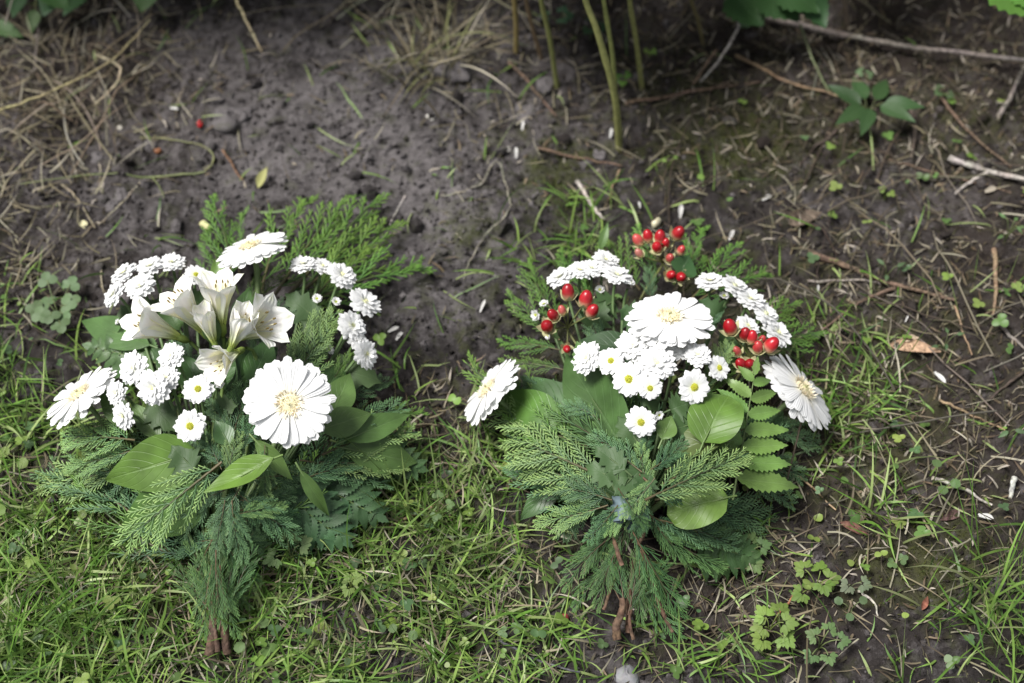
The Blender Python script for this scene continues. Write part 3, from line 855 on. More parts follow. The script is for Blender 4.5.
# ---- the bouquet with lilies
tieL = P(217, 575, .035)
A = Bouquet(P(217, 600, .0), tieL, 'flat bouquet of white gerberas, daisies and lilies without any berries')
A.flower('gerbera', 289, 403, .135, 8, 300, .96, 'white gerbera facing up front, wide open', 0)
A.flower('gerbera', 250, 246, .125, 64, 108, .88, 'white gerbera tilted back, seen from its edge', 1)
A.flower('gerbera', 79, 394, .085, 62, 126, .92, 'white gerbera tilted to the outer side', 2)
for (x, y, z, ti, ph, sc, k) in ((124, 273, .10, 52, 110, 1.0, 'double'), (150, 266, .105, 50, 95, 1.0, 'double'), (172, 262, .105, 52, 85, .85, 'double'), (114, 294, .10, 48, 140, 1.05, 'double'),
        (140, 286, .11, 40, 110, 1.1, 'double'), (196, 275, .10, 48, 70, .8, 'open'), (182, 284, .10, 40, 80, .6, 'small'),
        (133, 368, .125, 30, 160, 1.08, 'double'), (171, 356, .13, 35, 120, 1.0, 'double'), (153, 388, .135, 20, 200, 1.15, 'double'), (123, 416, .115, 35, 200, .95, 'double'),
        (116, 393, .11, 30, 170, .8, 'double'), (166, 378, .135, 20, 90, .9, 'double'), (190, 426, .13, 12, 280, .98, 'open'), (198, 389, .135, 18, 60, .95, 'open'), (219, 384, .12, 30, 40, .55, 'small'),
        (303, 264, .11, 55, 80, .95, 'double'), (323, 266, .105, 55, 70, .8, 'double'), (342, 275, .105, 52, 55, 1.1, 'double'), (365, 302, .10, 52, 40, 1.2, 'double'), (352, 326, .10, 50, 15, 1.05, 'double'),
        (366, 354, .09, 52, 10, .95, 'double'), (358, 341, .09, 52, 20, .7, 'double'), (317, 299, .09, 35, 60, .6, 'small'), (336, 302, .09, 45, 60, .6, 'small'), (329, 350, .08, 45, 30, .6, 'small'), (118, 322, .07, 50, 150, .4, 'small')):
    A.flower(k, x, y, z, ti, ph, sc)
A.flower('lily', 178, 337, .12, 56, 155, 1.12, 'lily trumpet opening to the outer side', 2)
A.flower('lily', 202, 330, .125, 60, 126, 1.14, None, 0)
A.flower('lily', 222, 325, .13, 64, 90, 1.12, None, 2)
A.flower('lily', 238, 337, .125, 56, 24, 1.2, None, 0)
A.flower('lily', 232, 346, .135, 56, 60, .95, 'lily bud still half closed', 3)
A.flower('lily', 214, 342, .125, 60, 105, .8, 'lily bud still half closed', 3)
A.flower('lily', 238, 352, .12, 32, 215, .95, 'small lily opening towards the front', 2)
for k, b, t, zb, zt, roll in (
        ('bright', (285, 300), (383, 193), .05, .03, 0), ('bright', (275, 295), (345, 196), .05, .04, 10), ('bright', (262, 290), (303, 190), .05, .04, -10), ('bright', (300, 310), (428, 258), .05, .03, 0), ('bright', (290, 300), (402, 222), .05, .03, 15),
        ('bright', (232, 280), (213, 192), .05, .05, 20), ('bright', (240, 275), (238, 208), .04, .04, -20), ('bright', (300, 320), (372, 240), .06, .05, 0), ('bright', (225, 300), (205, 225), .04, .03, 0),
        ('pale', (282, 372), (338, 308), .085, .10, 0), ('dark', (278, 380), (330, 345), .08, .09, 10), ('dark', (262, 330), (300, 290), .07, .09, 0), ('bright', (255, 300), (285, 270), .08, .09, 0),
        ('dark', (330, 425), (408, 402), .07, .06, 0), ('pale', (322, 455), (418, 425), .06, .05, 10), ('pale', (318, 462), (408, 462), .06, .04, -10), ('bright', (365, 425), (426, 408), .05, .04, 0), ('dark', (300, 460), (395, 480), .06, .03, 0),
        ('dark', (340, 400), (395, 372), .06, .05, 0),
        ('pale', (135, 440), (55, 432), .08, .05, 0), ('pale', (140, 448), (60, 462), .07, .04, 10), ('pale', (145, 460), (30, 482), .05, .02, 0), ('dark', (150, 470), (70, 500), .05, .02, 0),
        ('pale', (222, 462), (118, 548), .115, .075, -8), ('dark', (228, 470), (165, 540), .10, .06, 10), ('dark', (222, 440), (182, 475), .10, .09, 0), ('dark', (228, 430), (205, 395), .10, .11, 0), ('dark', (232, 440), (248, 372), .10, .105, 20), ('dark', (236, 455), (262, 395), .10, .105, -20), ('dark', (225, 460), (175, 440), .10, .10, 0),
        ('dark', (240, 470), (235, 415), .095, .11, 40), ('dark', (235, 500), (300, 492), .09, .07, 0), ('dark', (240, 510), (310, 520), .085, .05, 10), ('pale', (235, 515), (288, 502), .09, .075, -10),
        ('dark', (245, 480), (330, 470), .08, .06, 0), ('pale', (265, 445), (262, 505), .11, .08, 30), ('dark', (235, 530), (215, 560), .08, .05, 0), ('dark', (225, 530), (280, 555), .07, .03, 0), ('dark', (215, 540), (160, 545), .07, .03, 0),
        ('dark', (240, 520), (340, 540), .05, .02, 0), ('dark', (200, 500), (130, 500), .05, .03, 0),
        ('long', (214, 622), (188, 540), .03, .06, 0), ('long', (216, 625), (212, 530), .035, .07, 10), ('long', (220, 620), (252, 545), .03, .06, 0), ('long', (219, 630), (232, 540), .035, .06, -15), ('long', (212, 615), (170, 560), .025, .03, 0), ('long', (222, 610), (262, 580), .025, .03, 0),
        ('long', (222, 575), (252, 612), .05, .02, 20), ('dark', (240, 488), (203, 550), .10, .075, 0), ('dark', (232, 500), (245, 565), .10, .07, 0), ('dark', (225, 500), (212, 560), .095, .07, 15), ('dark', (240, 495), (300, 540), .09, .06, 0), ('long', (212, 565), (202, 640), .065, .03, 0), ('long', (220, 565), (238, 640), .065, .03, 0), ('long', (216, 550), (220, 628), .075, .04, 0), ('long', (212, 540), (186, 600), .07, .03, 0), ('long', (222, 540), (258, 585), .07, .03, 0)):
    A.sprig(k, b, t, zb, zt, roll)
for k, b, t, zb, zt, roll in (('dark', (225, 490), (180, 510), .10, .08, 0), ('dark', (235, 470), (290, 455), .10, .09, 0), ('dark', (232, 480), (252, 540), .10, .06, 0), ('pale', (228, 480), (240, 430), .105, .115, 0), ('dark', (222, 470), (205, 430), .105, .11, 20), ('dark', (300, 480), (372, 450), .07, .055, 0)):
    A.sprig(k, b, t, zb, zt, roll)
A.fill(24, (38, 150), .06, .27, .012, .04, ['dark', 'dark', 'bright'])
DG = (.045, .095, .030); MG = (.07, .13, .035); LG = (.10, .175, .045)
A.leaf((198, 452), (100, 482), .105, .075, .052, 'ovate', (.085, .165, .028), -12, .1, .1, .04, name='broad_leaf')
A.leaf((205, 490), (112, 535), .085, .03, .055, 'ovate', (.075, .14, .035), -15, .12, .1, .05, name='broad_leaf')
A.leaf((274, 458), (208, 496), .115, .095, .026, 'lance', (.10, .18, .03), 20, -.12, .5, .12, name='narrow_leaf')
A.leaf((255, 440), (292, 480), .11, .09, .017, 'lance', (.09, .16, .04), 0, .2, .3, .1, name='narrow_leaf')
A.leaf((300, 470), (330, 520), .085, .05, .014, 'lance', (.08, .15, .04), 0, .3, .3, .1, name='narrow_leaf')
A.leaf((150, 345), (72, 316), .07, .05, .034, 'lance', (.065, .125, .035), 0, .15, .15, .05, name='narrow_leaf')
A.leaf((222, 395), (280, 345), .09, .085, .048, 'ovate', DG, 15, .1, .1, .05, name='broad_leaf')
A.leaf((236, 400), (205, 300), .08, .14, .02, 'lance', DG, 20, .05, .3, .05, name='narrow_leaf')
A.leaf((225, 300), (214, 258), .09, .11, .026, 'ovate', (.10, .19, .04), 0, .1, .1, .1, name='broad_leaf')
A.leaf((320, 430), (372, 412), .08, .08, .03, 'lance', MG, 0, .1, .2, .05, name='narrow_leaf')
A.leaf((345, 440), (412, 412), .07, .06, .026, 'lance', MG, 0, .1, .2, .05, name='narrow_leaf')
A.leaf((345, 448), (420, 462), .06, .035, .038, 'lance', MG, 0, .15, .15, .05, name='narrow_leaf')
A.leaf((330, 420), (350, 370), .08, .08, .032, 'lance', MG, 0, .1, .2, .05, name='narrow_leaf')
A.leaf((320, 400), (345, 360), .075, .075, .03, 'ovate', (.05, .10, .03), 10, .1, .1, .05, name='broad_leaf')
A.leaf((128, 425), (98, 385), .08, .09, .024, 'ovate', MG, 10, .1, .1, .06, name='broad_leaf')
A.leaf((160, 440), (130, 400), .09, .1, .02, 'lance', MG, 10, .1, .2, .06, name='narrow_leaf')
A.leaf((230, 445), (215, 420), .11, .12, .02, 'lance', DG, 10, .1, .2, .06, name='narrow_leaf')
for b, t, zb, zt, w in (((318, 320), (284, 292), .075, .09, .03), ((330, 365), (382, 382), .07, .06, .032), ((330, 340), (300, 320), .07, .085, .03), ((195, 470), (170, 445), .1, .11, .03), ((170, 320), (150, 300), .07, .09, .03), ((150, 400), (175, 430), .1, .1, .03), ((215, 410), (235, 405), .1, .11, .025), ((140, 330), (120, 305), .06, .08, .03), ((205, 310), (185, 290), .07, .09, .03)):
    A.lobed(b, t, zb, zt, (.06, .105, .04), w)
for b, t, zb, zt, w in (((205, 395), (180, 350), .085, .10, .026), ((215, 390), (232, 345), .09, .11, .024), ((195, 385), (150, 345), .08, .095, .028), ((250, 385), (272, 335), .085, .10, .03), ((235, 330), (250, 285), .10, .115, .02), ((180, 330), (160, 300), .08, .10, .026), ((215, 345), (207, 308), .12, .15, .018)):
    A.leaf(b, t, zb, zt, w, 'lance', jit((.05, .105, .03), .15), 10, .15, .15, .08, name='narrow_leaf')
for k, b, t, zb, zt, roll in (('pale', (290, 400), (330, 318), .09, .10, 0), ('dark', (200, 385), (165, 330), .07, .085, 0), ('dark', (255, 375), (262, 320), .08, .095, 0), ('bright', (245, 310), (262, 268), .08, .10, 0), ('dark', (170, 420), (140, 385), .08, .095, 0), ('bright', (330, 390), (352, 350), .07, .08, 0)):
    A.sprig(k, b, t, zb, zt, roll)
A.fern((165, 365), (85, 345), .06, .05, (.06, .12, .035), .03, 8)
A.fern((265, 480), (350, 545), .06, .02, (.05, .105, .045), .045, 8)
A.fern((290, 470), (385, 520), .05, .02, (.04, .09, .035), .045, 8)
A.fern((330, 440), (425, 470), .045, .02, (.05, .105, .035), .04, 8)
for a, b, za, zb, rad in (((209, 655), (214, 590), .018, .045, .0046), ((227, 653), (220, 580), .018, .05, .0038), ((218, 652), (217, 570), .020, .055, .0026)):
    A.woody(a, b, za, zb, rad, (.085, .055, .040))

# ---- the bouquet with red berries
tieR = P(632, 520, .04)
B = Bouquet(P(628, 590, .0), tieR, 'flat bouquet of white gerberas and daisies mixed with clusters of red berries')
B.flower('gerbera', 670, 317, .13, 52, 92, .98, 'white gerbera facing up among the daisies', 2)
B.flower('gerbera', 803, 389, .07, 62, 42, 1.04, 'white gerbera leaning out beside the fern', 1)
B.flower('gerbera', 488, 389, .06, 71, 140, .90, 'white gerbera leaning out beside the broad leaf', 3)
for (x, y, z, ti, ph, sc, k) in ((560, 277, .10, 52, 110, 1.05, 'double'), (580, 270, .10, 52, 95, .95, 'double'), (606, 260, .10, 52, 80, .95, 'double'), (617, 275, .105, 48, 70, 1.0, 'double'), (592, 268, .10, 50, 90, .8, 'double'), (630, 283, .10, 50, 60, .6, 'small'),
        (544, 304, .07, 50, 120, .55, 'small'), (536, 315, .06, 40, 190, .7, 'small'), (548, 336, .06, 40, 190, .4, 'small'),
        (587, 358, .11, 42, 170, 1.12, 'double'), (611, 361, .125, 22, 120, .95, 'open'), (633, 345, .12, 42, 100, 1.1, 'double'), (657, 363, .13, 22, 90, 1.15, 'double'), (629, 379, .13, 20, 180, 1.1, 'open'), (650, 388, .13, 14, 270, .75, 'open'),
        (698, 355, .125, 34, 80, .9, 'double'), (719, 368, .115, 38, 30, .8, 'open'), (694, 387, .13, 16, 330, 1.05, 'open'), (641, 422, .125, 10, 250, 1.02, 'open'), (659, 415, .12, 20, 320, .5, 'small'), (680, 346, .12, 40, 80, 1.0, 'double'), (659, 343, .115, 40, 100, .9, 'double'),
        (710, 281, .095, 54, 95, .95, 'double'), (735, 286, .095, 54, 75, 1.0, 'double'), (750, 299, .09, 52, 60, 1.1, 'double'), (766, 314, .085, 52, 45, 1.0, 'double'), (778, 333, .075, 52, 35, 1.15, 'double'), (724, 296, .085, 40, 70, .6, 'small'), (748, 326, .09, 45, 50, .95, 'double'), (600, 290, .08, 40, 100, .6, 'small')):
    B.flower(k, x, y, z, ti, ph, sc)
B.berries((640, 300), .05, [(638, 240, .085, 12, .8), (648, 236, .09, 12, 1), (660, 237, .095, 13, 1), (678, 233, .095, 14, 1), (657, 247, .09, 12, 1), (665, 243, .09, 11, 1), (670, 258, .08, 10, .8), (671, 275, .07, 11, 1), (681, 277, .07, 12, 1), (639, 253, .08, 9, .3), (681, 250, .085, 9, .9)], 'cluster of red berries at the far end')
B.berries((590, 370), .06, [(568, 292, .115, 14, 1), (586, 299, .115, 15, 1), (592, 311, .11, 13, 1), (553, 315, .105, 12, 1), (547, 326, .10, 14, 1), (562, 310, .105, 9, .7), (567, 349, .08, 9, 1)], 'cluster of red berries near the broad leaf')
B.berries((715, 410), .06, [(730, 327, .115, 15, 1), (745, 334, .11, 13, 1), (752, 337, .11, 12, 1), (771, 345, .105, 15, 1), (758, 347, .105, 12, .9), (741, 364, .10, 12, 1), (750, 364, .10, 12, 1), (737, 351, .10, 9, .8), (762, 340, .10, 9, .9)], 'cluster of red berries above the fern frond')
for k, b, t, zb, zt, roll in (
        ('pale', (605, 478), (497, 432), .085, .05, 0), ('pale', (600, 490), (508, 455), .08, .045, -10), ('dark', (612, 500), (545, 480), .09, .07, 0), ('pale', (608, 505), (530, 520), .085, .05, 10), ('dark', (600, 480), (560, 540), .08, .05, 0), ('dark', (618, 505), (585, 545), .09, .06, -10),
        ('pale', (590, 450), (480, 398), .07, .045, 0), ('dark', (642, 472), (590, 428), .115, .105, 0),
        ('bright', (560, 350), (497, 340), .05, .03, 0), ('bright', (560, 340), (508, 290), .05, .04, 0), ('bright', (560, 320), (525, 255), .05, .04, 0), ('bright', (565, 370), (500, 360), .05, .04, 0), ('dark', (555, 390), (505, 385), .05, .04, 0),
        ('bright', (590, 310), (560, 245), .05, .03, 0), ('bright', (640, 290), (600, 232), .05, .03, 0), ('bright', (655, 290), (640, 222), .05, .05, 20), ('bright', (690, 300), (738, 238), .05, .04, 0), ('bright', (700, 300), (772, 268), .05, .03, 0), ('bright', (690, 280), (702, 222), .05, .04, -20),
        ('bright', (740, 350), (825, 330), .05, .03, 0), ('bright', (735, 340), (800, 300), .05, .03, 0), ('dark', (760, 420), (828, 440), .05, .025, 0), ('dark', (745, 450), (812, 480), .05, .03, 10), ('dark', (740, 470), (800, 505), .06, .025, 0), ('dark', (740, 430), (800, 418), .06, .04, 0), ('pale', (705, 390), (730, 338), .09, .11, 0),
        ('pale', (662, 485), (752, 448), .10, .09, 0), ('dark', (655, 500), (738, 478), .095, .08, 10), ('dark', (665, 470), (710, 450), .10, .10, 0), ('dark', (650, 470), (690, 435), .11, .11, 0), ('dark', (640, 460), (655, 425), .11, .11, 0), ('dark', (660, 520), (745, 545), .08, .04, 0), ('dark', (670, 500), (770, 520), .07, .03, 0), ('long', (650, 520), (735, 540), .07, .045, 0), ('dark', (690, 500), (790, 525), .05, .02, 0),
        ('long', (640, 515), (730, 570), .075, .03, 0), ('long', (632, 530), (688, 622), .075, .02, 0), ('long', (640, 540), (660, 615), .06, .02, 20), ('long', (625, 535), (595, 612), .06, .02, 0), ('long', (620, 530), (560, 590), .06, .02, 0), ('long', (628, 525), (575, 560), .07, .03, 0), ('long', (640, 560), (640, 625), .045, .02, 0),
        ('long', (620, 600), (585, 545), .025, .04, 0), ('long', (624, 610), (610, 540), .03, .05, 0), ('long', (628, 615), (640, 545), .03, .05, 10), ('long', (632, 600), (670, 560), .025, .04, 0), ('long', (618, 560), (572, 610), .03, .012, 0), ('long', (636, 575), (680, 640), .03, .012, 10),
        ('dark', (600, 420), (560, 400), .09, .09, 0), ('dark', (640, 400), (620, 390), .09, .10, 0), ('dark', (700, 420), (760, 400), .08, .08, 0)):
    B.sprig(k, b, t, zb, zt, roll)
for k, b, t, zb, zt, roll in (('long', (648, 482), (548, 402), .112, .085, 0), ('pale', (640, 500), (600, 535), .095, .07, 0), ('dark', (645, 495), (640, 545), .095, .065, 0), ('long', (640, 500), (610, 560), .085, .05, 0), ('pale', (650, 490), (640, 440), .105, .115, 0), ('long', (645, 505), (690, 565), .085, .05, 0), ('dark', (650, 515), (700, 545), .08, .05, 0), ('pale', (645, 500), (752, 447), .115, .115, 0), ('dark', (640, 480), (610, 500), .10, .085, 0), ('pale', (655, 478), (622, 520), .118, .098, 0), ('dark', (648, 500), (632, 545), .108, .07, 0), ('long', (618, 488), (648, 528), .115, .09, 0)):
    B.sprig(k, b, t, zb, zt, roll)
B.fill(24, (28, 152), .06, .22, .012, .04, ['dark', 'dark', 'bright'])
B.leaf((628, 452), (550, 344), .095, .085, .058, 'ovate', (.050, .105, .030), -22, .22, .28, .09, name='broad_leaf', label='large broad leaf beside the berries')
B.leaf((560, 428), (496, 388), .065, .05, .042, 'ovate', (.08, .16, .03), -10, .15, .12, .05, name='broad_leaf')
B.leaf((585, 425), (520, 372), .06, .05, .042, 'ovate', (.055, .11, .035), 0, .12, .12, .05, name='broad_leaf')
B.leaf((703, 443), (728, 391), .112, .122, .050, 'round', (.085, .165, .030), -14, .16, .16, .10, name='round_leaf')
B.leaf((728, 497), (666, 512), .095, .083, .044, 'round', (.095, .175, .032), 12, .16, .18, .10, name='round_leaf')
B.leaf((722, 440), (672, 446), .10, .105, .038, 'lance', (.09, .12, .04), 40, .2, .3, .08, name='broad_leaf')
B.leaf((662, 440), (672, 415), .11, .115, .02, 'lance', (.09, .16, .04), 0, .1, .3, .08, name='narrow_leaf')
B.leaf((630, 350), (580, 338), .09, .10, .032, 'ovate', (.035, .07, .03), 20, .1, .1, .05, name='broad_leaf')
B.leaf((680, 275), (690, 255), .07, .08, .03, 'ovate', (.04, .09, .03), 20, .1, .1, .05, name='broad_leaf')
B.leaf((640, 500), (560, 500), .05, .02, .03, 'lance', (.05, .10, .03), 0, .1, .2, .05, name='narrow_leaf')
B.leaf((540, 470), (500, 470), .03, .02, .022, 'lance', (.05, .10, .03), 0, .1, .2, .05, name='narrow_leaf')
B.leaf((560, 480), (520, 520), .03, .012, .024, 'lance', (.055, .11, .035), 0, .1, .2, .05, name='narrow_leaf')
B.leaf((584, 372), (577, 340), .10, .11, .016, 'lance', (.08, .16, .04), 0, .1, .2, .05, serr=.1, name='narrow_leaf')
B.leaf((600, 250), (608, 222), .04, .06, .010, 'lance', (.10, .18, .05), 0, .1, .2, .05, name='narrow_leaf')
for b, t, zb, zt, w in (((625, 470), (594, 445), .115, .12, .022), ((618, 480), (584, 464), .11, .11, .024), ((628, 478), (606, 474), .11, .115, .018), ((640, 470), (615, 495), .11, .11, .022), ((650, 475), (640, 500), .11, .105, .02), ((640, 445), (618, 415), .105, .115, .026), ((670, 410), (690, 402), .105, .11, .026), ((660, 400), (640, 398), .10, .11, .026), ((615, 300), (590, 315), .075, .08, .03), ((640, 320), (620, 310), .08, .09, .03), ((590, 330), (605, 300), .07, .09, .03), ((720, 320), (700, 300), .07, .09, .03), ((740, 350), (720, 330), .07, .09, .03), ((690, 425), (660, 432), .10, .105, .024)):
    B.lobed(b, t, zb, zt, (.06, .115, .042), w)
for k, b, t, zb, zt, roll in (('dark', (610, 360), (582, 305), .07, .085, 0), ('dark', (700, 340), (720, 300), .07, .085, 0), ('dark', (650, 300), (650, 262), .06, .075, 0), ('bright', (700, 400), (745, 345), .08, .09, 0), ('dark', (600, 440), (575, 398), .08, .085, 0), ('dark', (665, 440), (690, 405), .10, .105, 0), ('bright', (600, 450), (505, 415), .08, .05, 0)):
    B.sprig(k, b, t, zb, zt, roll)
B.fern((733, 500), (757, 362), .075, .105, (.12, .21, .05), .058, 7, 10, 78)
B.fern((690, 540), (760, 560), .04, .015, (.06, .12, .04), .035, 8)
B.fern((590, 470), (520, 450), .045, .025, (.05, .10, .03), .035, 7)
for a, b, za, zb, rad in (((617, 640), (622, 598), .018, .035, .0040), ((628, 632), (634, 560), .008, .035, .0026), ((672, 632), (640, 550), .008, .05, .0020), ((622, 565), (614, 525), .05, .06, .0022), ((638, 545), (648, 512), .06, .07, .0020), ((634, 640), (630, 595), .012, .03, .0018), ((604, 610), (622, 560), .02, .04, .0016)):
    B.woody(a, b, za, zb, rad, (.10, .062, .042))
# the blue wrap at the tie
mb = MB()
nu, nv = 18, 9
c0 = P(630, 507, .090)
vs = []
for i in range(nu + 1):
    for j in range(nv + 1):
        a = 2 * math.pi * i / nu; q = j / nv
        rr = .012 + .004 * math.sin(a * 3 + q * 5) + .0025 * math.sin(a * 7 - q * 6)
        vs.append(c0 + Vector((rr * math.cos(a), (q - .5) * .024, rr * .8 * math.sin(a) - .008 + .002 * math.sin(q * 9 + a * 2))))
fs = [(i * (nv + 1) + j, (i + 1) * (nv + 1) + j, (i + 1) * (nv + 1) + j + 1, i * (nv + 1) + j + 1) for i in range(nu) for j in range(nv)]
mb.add(vs, fs, (.13, .18, .205))
link('wrap', mb.mesh('wrap', M_WRAP), B.root)

# ------------------------------------------------------------------ weeds
def weed(name, px, py, kind, n, size, col, label, cat='weed', spread=.02, hgt=.015, group='small weeds in the soil', parts=True, seed=0):
    r = random.Random(px * 31 + py + seed)
    p = G(px, py)
    root = empty(name, p, label, cat, group)
    ms = MB()
    L = size / 948 * .5
    for k in range(n):
        a = 6.283 * (k + r.uniform(-.3, .3)) / n
        q = spread * .72 * r.uniform(.35, 1.1) if n > 1 else 0
        tip = Vector((q * math.cos(a), q * math.sin(a), hgt * r.uniform(.6, 1.2)))
        gz = float(H(p.x + tip.x, p.y + tip.y)) - p.z
        tip.z = max(tip.z, gz + .004)
        tube(ms, bez((0, 0, -.004), (0, 0, tip.z * .7), tip * .7 + Vector((0, 0, tip.z * .4)), tip, 5), .0006, lerp(col, (.14, .12, .05), .4), 4, cap=False)
        nrm = Vector((math.cos(a) * .35, math.sin(a) * .35 - .25, 1)).normalized()
        mb = MB(); cc = jit(col, .15, r)
        if kind == 'clover':
            for h in (-1, 0, 1):
                blade(mb, L * .62, L * .58, 'round', cc, 6, 4, fold=.1, curl=.1, M=Matrix.Rotation(h * 1.75, 4, 'Z'), r=r)
        elif kind == 'lobed':
            for h, s_ in ((-1.3, .8), (0, 1), (1.3, .8)):
                for h2, s2 in ((-.6, .8), (0, 1), (.6, .8)):
                    blade(mb, L * .62 * s_ * s2, L * .28 * s_ * s2, 'daisy', jit(cc, .08, r), 6, 2, fold=.15, curl=.15, M=Matrix.Translation((L * .12 * math.cos(h), L * .12 * math.sin(h), r.uniform(0, .0008))) @ Matrix.Rotation(h + h2, 4, 'Z'), r=r)
        elif kind == 'round':
            blade(mb, L, L * .92, 'round', cc, 7, 4, fold=.08, curl=.08, wave=.05, serr=.07, r=r)
        else:
            blade(mb, L, L * .42, 'ovate', cc, 10, 4, fold=.15, curl=.2, wave=.06, serr=.08 if kind == 'toothed' else 0, r=r)
        link('leaf', mb.mesh('weed_leaf', M_WEED), root, basis=frame(tip, Vector((math.cos(a), math.sin(a), r.uniform(-.2, .3))), nrm))
    link('stem', ms.mesh('weed_stem', M_STEM), root, basis=Matrix())
    return root
PG = (.10, .165, .06); YGN = (.14, .22, .045); GG = (.075, .125, .055); DGN = (.035, .075, .025)
weed('clover_plant', 60, 318, 'clover', 10, 34, (.10, .165, .07), 'grey green clover patch on soil behind the leftmost gerbera', spread=.045, hgt=.02)
weed('weed', 18, 462, 'round', 2, 24, YGN, 'yellow green round leaves at the lawn edge below the conifer tips', spread=.012)
weed('weed', 10, 520, 'round', 1, 26, YGN, 'single pale leaf standing in grass at the picture edge', hgt=.03)
weed('weed', 43, 577, 'lobed', 1, 26, YGN, 'single bright scalloped leaf above dense lawn grass', hgt=.035)
weed('weed', 292, 562, 'lobed', 3, 36, PG, 'pale palmate leaves under the fern of the lily bouquet', spread=.018, hgt=.03)
weed('weed', 352, 592, 'lobed', 3, 24, YGN, 'small bright three leaved seedling among lawn grass', spread=.012, hgt=.025)
weed('weed', 352, 510, 'round', 2, 18, PG, 'pale round leaf pair hiding under dark fern tips', spread=.012)
weed('weed', 410, 483, 'lobed', 1, 24, PG, 'pale scalloped leaf beside the fern on the bare gap', hgt=.02)
weed('weed', 440, 520, 'clover', 3, 18, PG, 'small clover in the grass between the two bouquets', spread=.015, hgt=.03)
weed('weed', 815, 590, 'lobed', 5, 34, YGN, 'bright yellow green buttercup leaves on bare soil', spread=.024, hgt=.025)
weed('weed', 850, 588, 'lobed', 2, 28, (.13, .17, .10), 'grey green lobed leaves beside the bright buttercup weed', spread=.014, hgt=.02)
weed('weed', 768, 634, 'lobed', 6, 36, YGN, 'low bright weed with finely cut leaves near the frame bottom', spread=.022, hgt=.025)
weed('weed', 818, 650, 'lobed', 5, 28, PG, 'leafy buttercup seedling at the bottom edge of the soil', spread=.022, hgt=.025)
weed('weed', 850, 612, 'round', 3, 16, GG, 'tiny round leaved seedling beside a bent straw', spread=.012)
weed('weed', 745, 560, 'lobed', 4, 30, PG, 'pale leaves just below the ferny end of the berry bouquet', spread=.02, hgt=.02)
weed('weed', 893, 566, 'clover', 2, 18, PG, 'small pale clover on moss near the grass tuft', spread=.01)
weed('weed', 932, 485, 'round', 3, 20, PG, 'three pale round leaves beside the white twig', spread=.018, hgt=.02)
weed('weed', 1006, 438, 'toothed', 2, 22, GG, 'dull green leaf pair at the picture edge on soil', spread=.012)
weed('weed', 942, 352, 'toothed', 4, 16, GG, 'small upright seedling near a pale chip of wood', spread=.012, hgt=.025)
weed('weed', 885, 280, 'simple', 3, 20, GG, 'grey green seedling growing through the forked brown twig', spread=.014, hgt=.02)
weed('weed', 1004, 243, 'toothed', 5, 18, PG, 'upright green seedling on dark soil at the picture edge', spread=.014, hgt=.03)
weed('weed', 884, 200, 'clover', 2, 16, YGN, 'tiny yellow green seedling on grey bare soil', spread=.008)
weed('weed', 866, 122, 'simple', 7, 86, DGN, 'dark green broad leaved weed under the fallen grey branch', spread=.03, hgt=.03)
weed('weed', 862, 82, 'lobed', 2, 22, GG, 'small crinkled green seedling just above the dark weed', spread=.01)
weed('weed', 938, 100, 'lobed', 3, 20, GG, 'dull green seedling between fallen twigs', spread=.014)
weed('weed', 622, 92, 'lobed', 3, 20, (.08, .17, .03), 'fresh green sprout at the foot of the tall stalk', spread=.01, hgt=.025)
weed('weed', 650, 57, 'clover', 2, 16, YGN, 'small bright leaf pair behind the straight stalk', spread=.008)
weed('weed', 696, 186, 'round', 1, 16, YGN, 'single yellow leaf on soil above the red berries')
weed('weed', 668, 170, 'round', 2, 10, YGN, 'two tiny yellowish leaves on mossy soil', spread=.01)
weed('weed', 560, 30, 'lobed', 4, 28, (.04, .09, .045), 'bluish green leaves among the stalks at the hedge foot', spread=.02, hgt=.03)
weed('weed', 590, 40, 'lobed', 3, 26, (.04, .09, .04), 'shaded green leaf clump behind the leaning stalk', spread=.02, hgt=.03)
weed('weed', 400, 640, 'round', 2, 18, PG, 'round pale leaf low in the lawn below the bouquet gap', spread=.012, hgt=.02)
weed('weed', 245, 638, 'round', 3, 22, PG, 'pale round leaves beside the cut woody stems', spread=.018, hgt=.012)
weed('weed', 508, 638, 'clover', 2, 18, PG, 'round green leaf pair beside the dark soil patch', spread=.01, hgt=.02)
weed('weed', 765, 480, 'clover', 3, 16, PG, 'pale clover close to the fern frond of the berry bouquet', spread=.02, hgt=.012)

# ------------------------------------------------------------------ grass tufts
def tuft(px, py, n, Lr, cols, seed, label, mat, sp=.02, lean=(5, 60), wr=(.0014, .0028)):
    g = np.random.default_rng(seed)
    p = G(px, py)
    q = np.stack([p.x + g.normal(0, sp, n), p.y + g.normal(0, sp, n)], 1)
    v, f, c = blades(n, q, Lr, wr, cols, seed, lean=lean, curve=(15, 70), seg=6)
    v[:, 0] -= p.x; v[:, 1] -= p.y; v[:, 2] -= p.z
    o = link('grass_tuft', mk_mesh('grass_tuft', v, f, c, None, mat))
    o.location = p
    tag(o, label, 'grass tuft', 'grass tufts')
tuft(985, 610, 95, (.06, .12), GC[:4] + [(.17, .19, .09)], 81, 'loose tuft of long green grass on soil at the frame corner', M_GRASS, .024)
tuft(885, 520, 40, (.04, .08), GC, 82, 'small sparse grass tuft on mossy soil beside pale leaves', M_GRASS, .014)
tuft(440, 545, 90, (.06, .11), [(.12, .19, .05), (.10, .17, .04), (.15, .21, .07)], 83, 'tall bright grass tuft standing between the two bouquets', M_GRASS, .03, (0, 45))
tuft(430, 70, 90, (.05, .11), SCOL + [(.20, .21, .09)], 84, 'dead straw coloured grass clump beside the bare soil', M_STRAW, .022, (5, 60), (.0016, .0036))
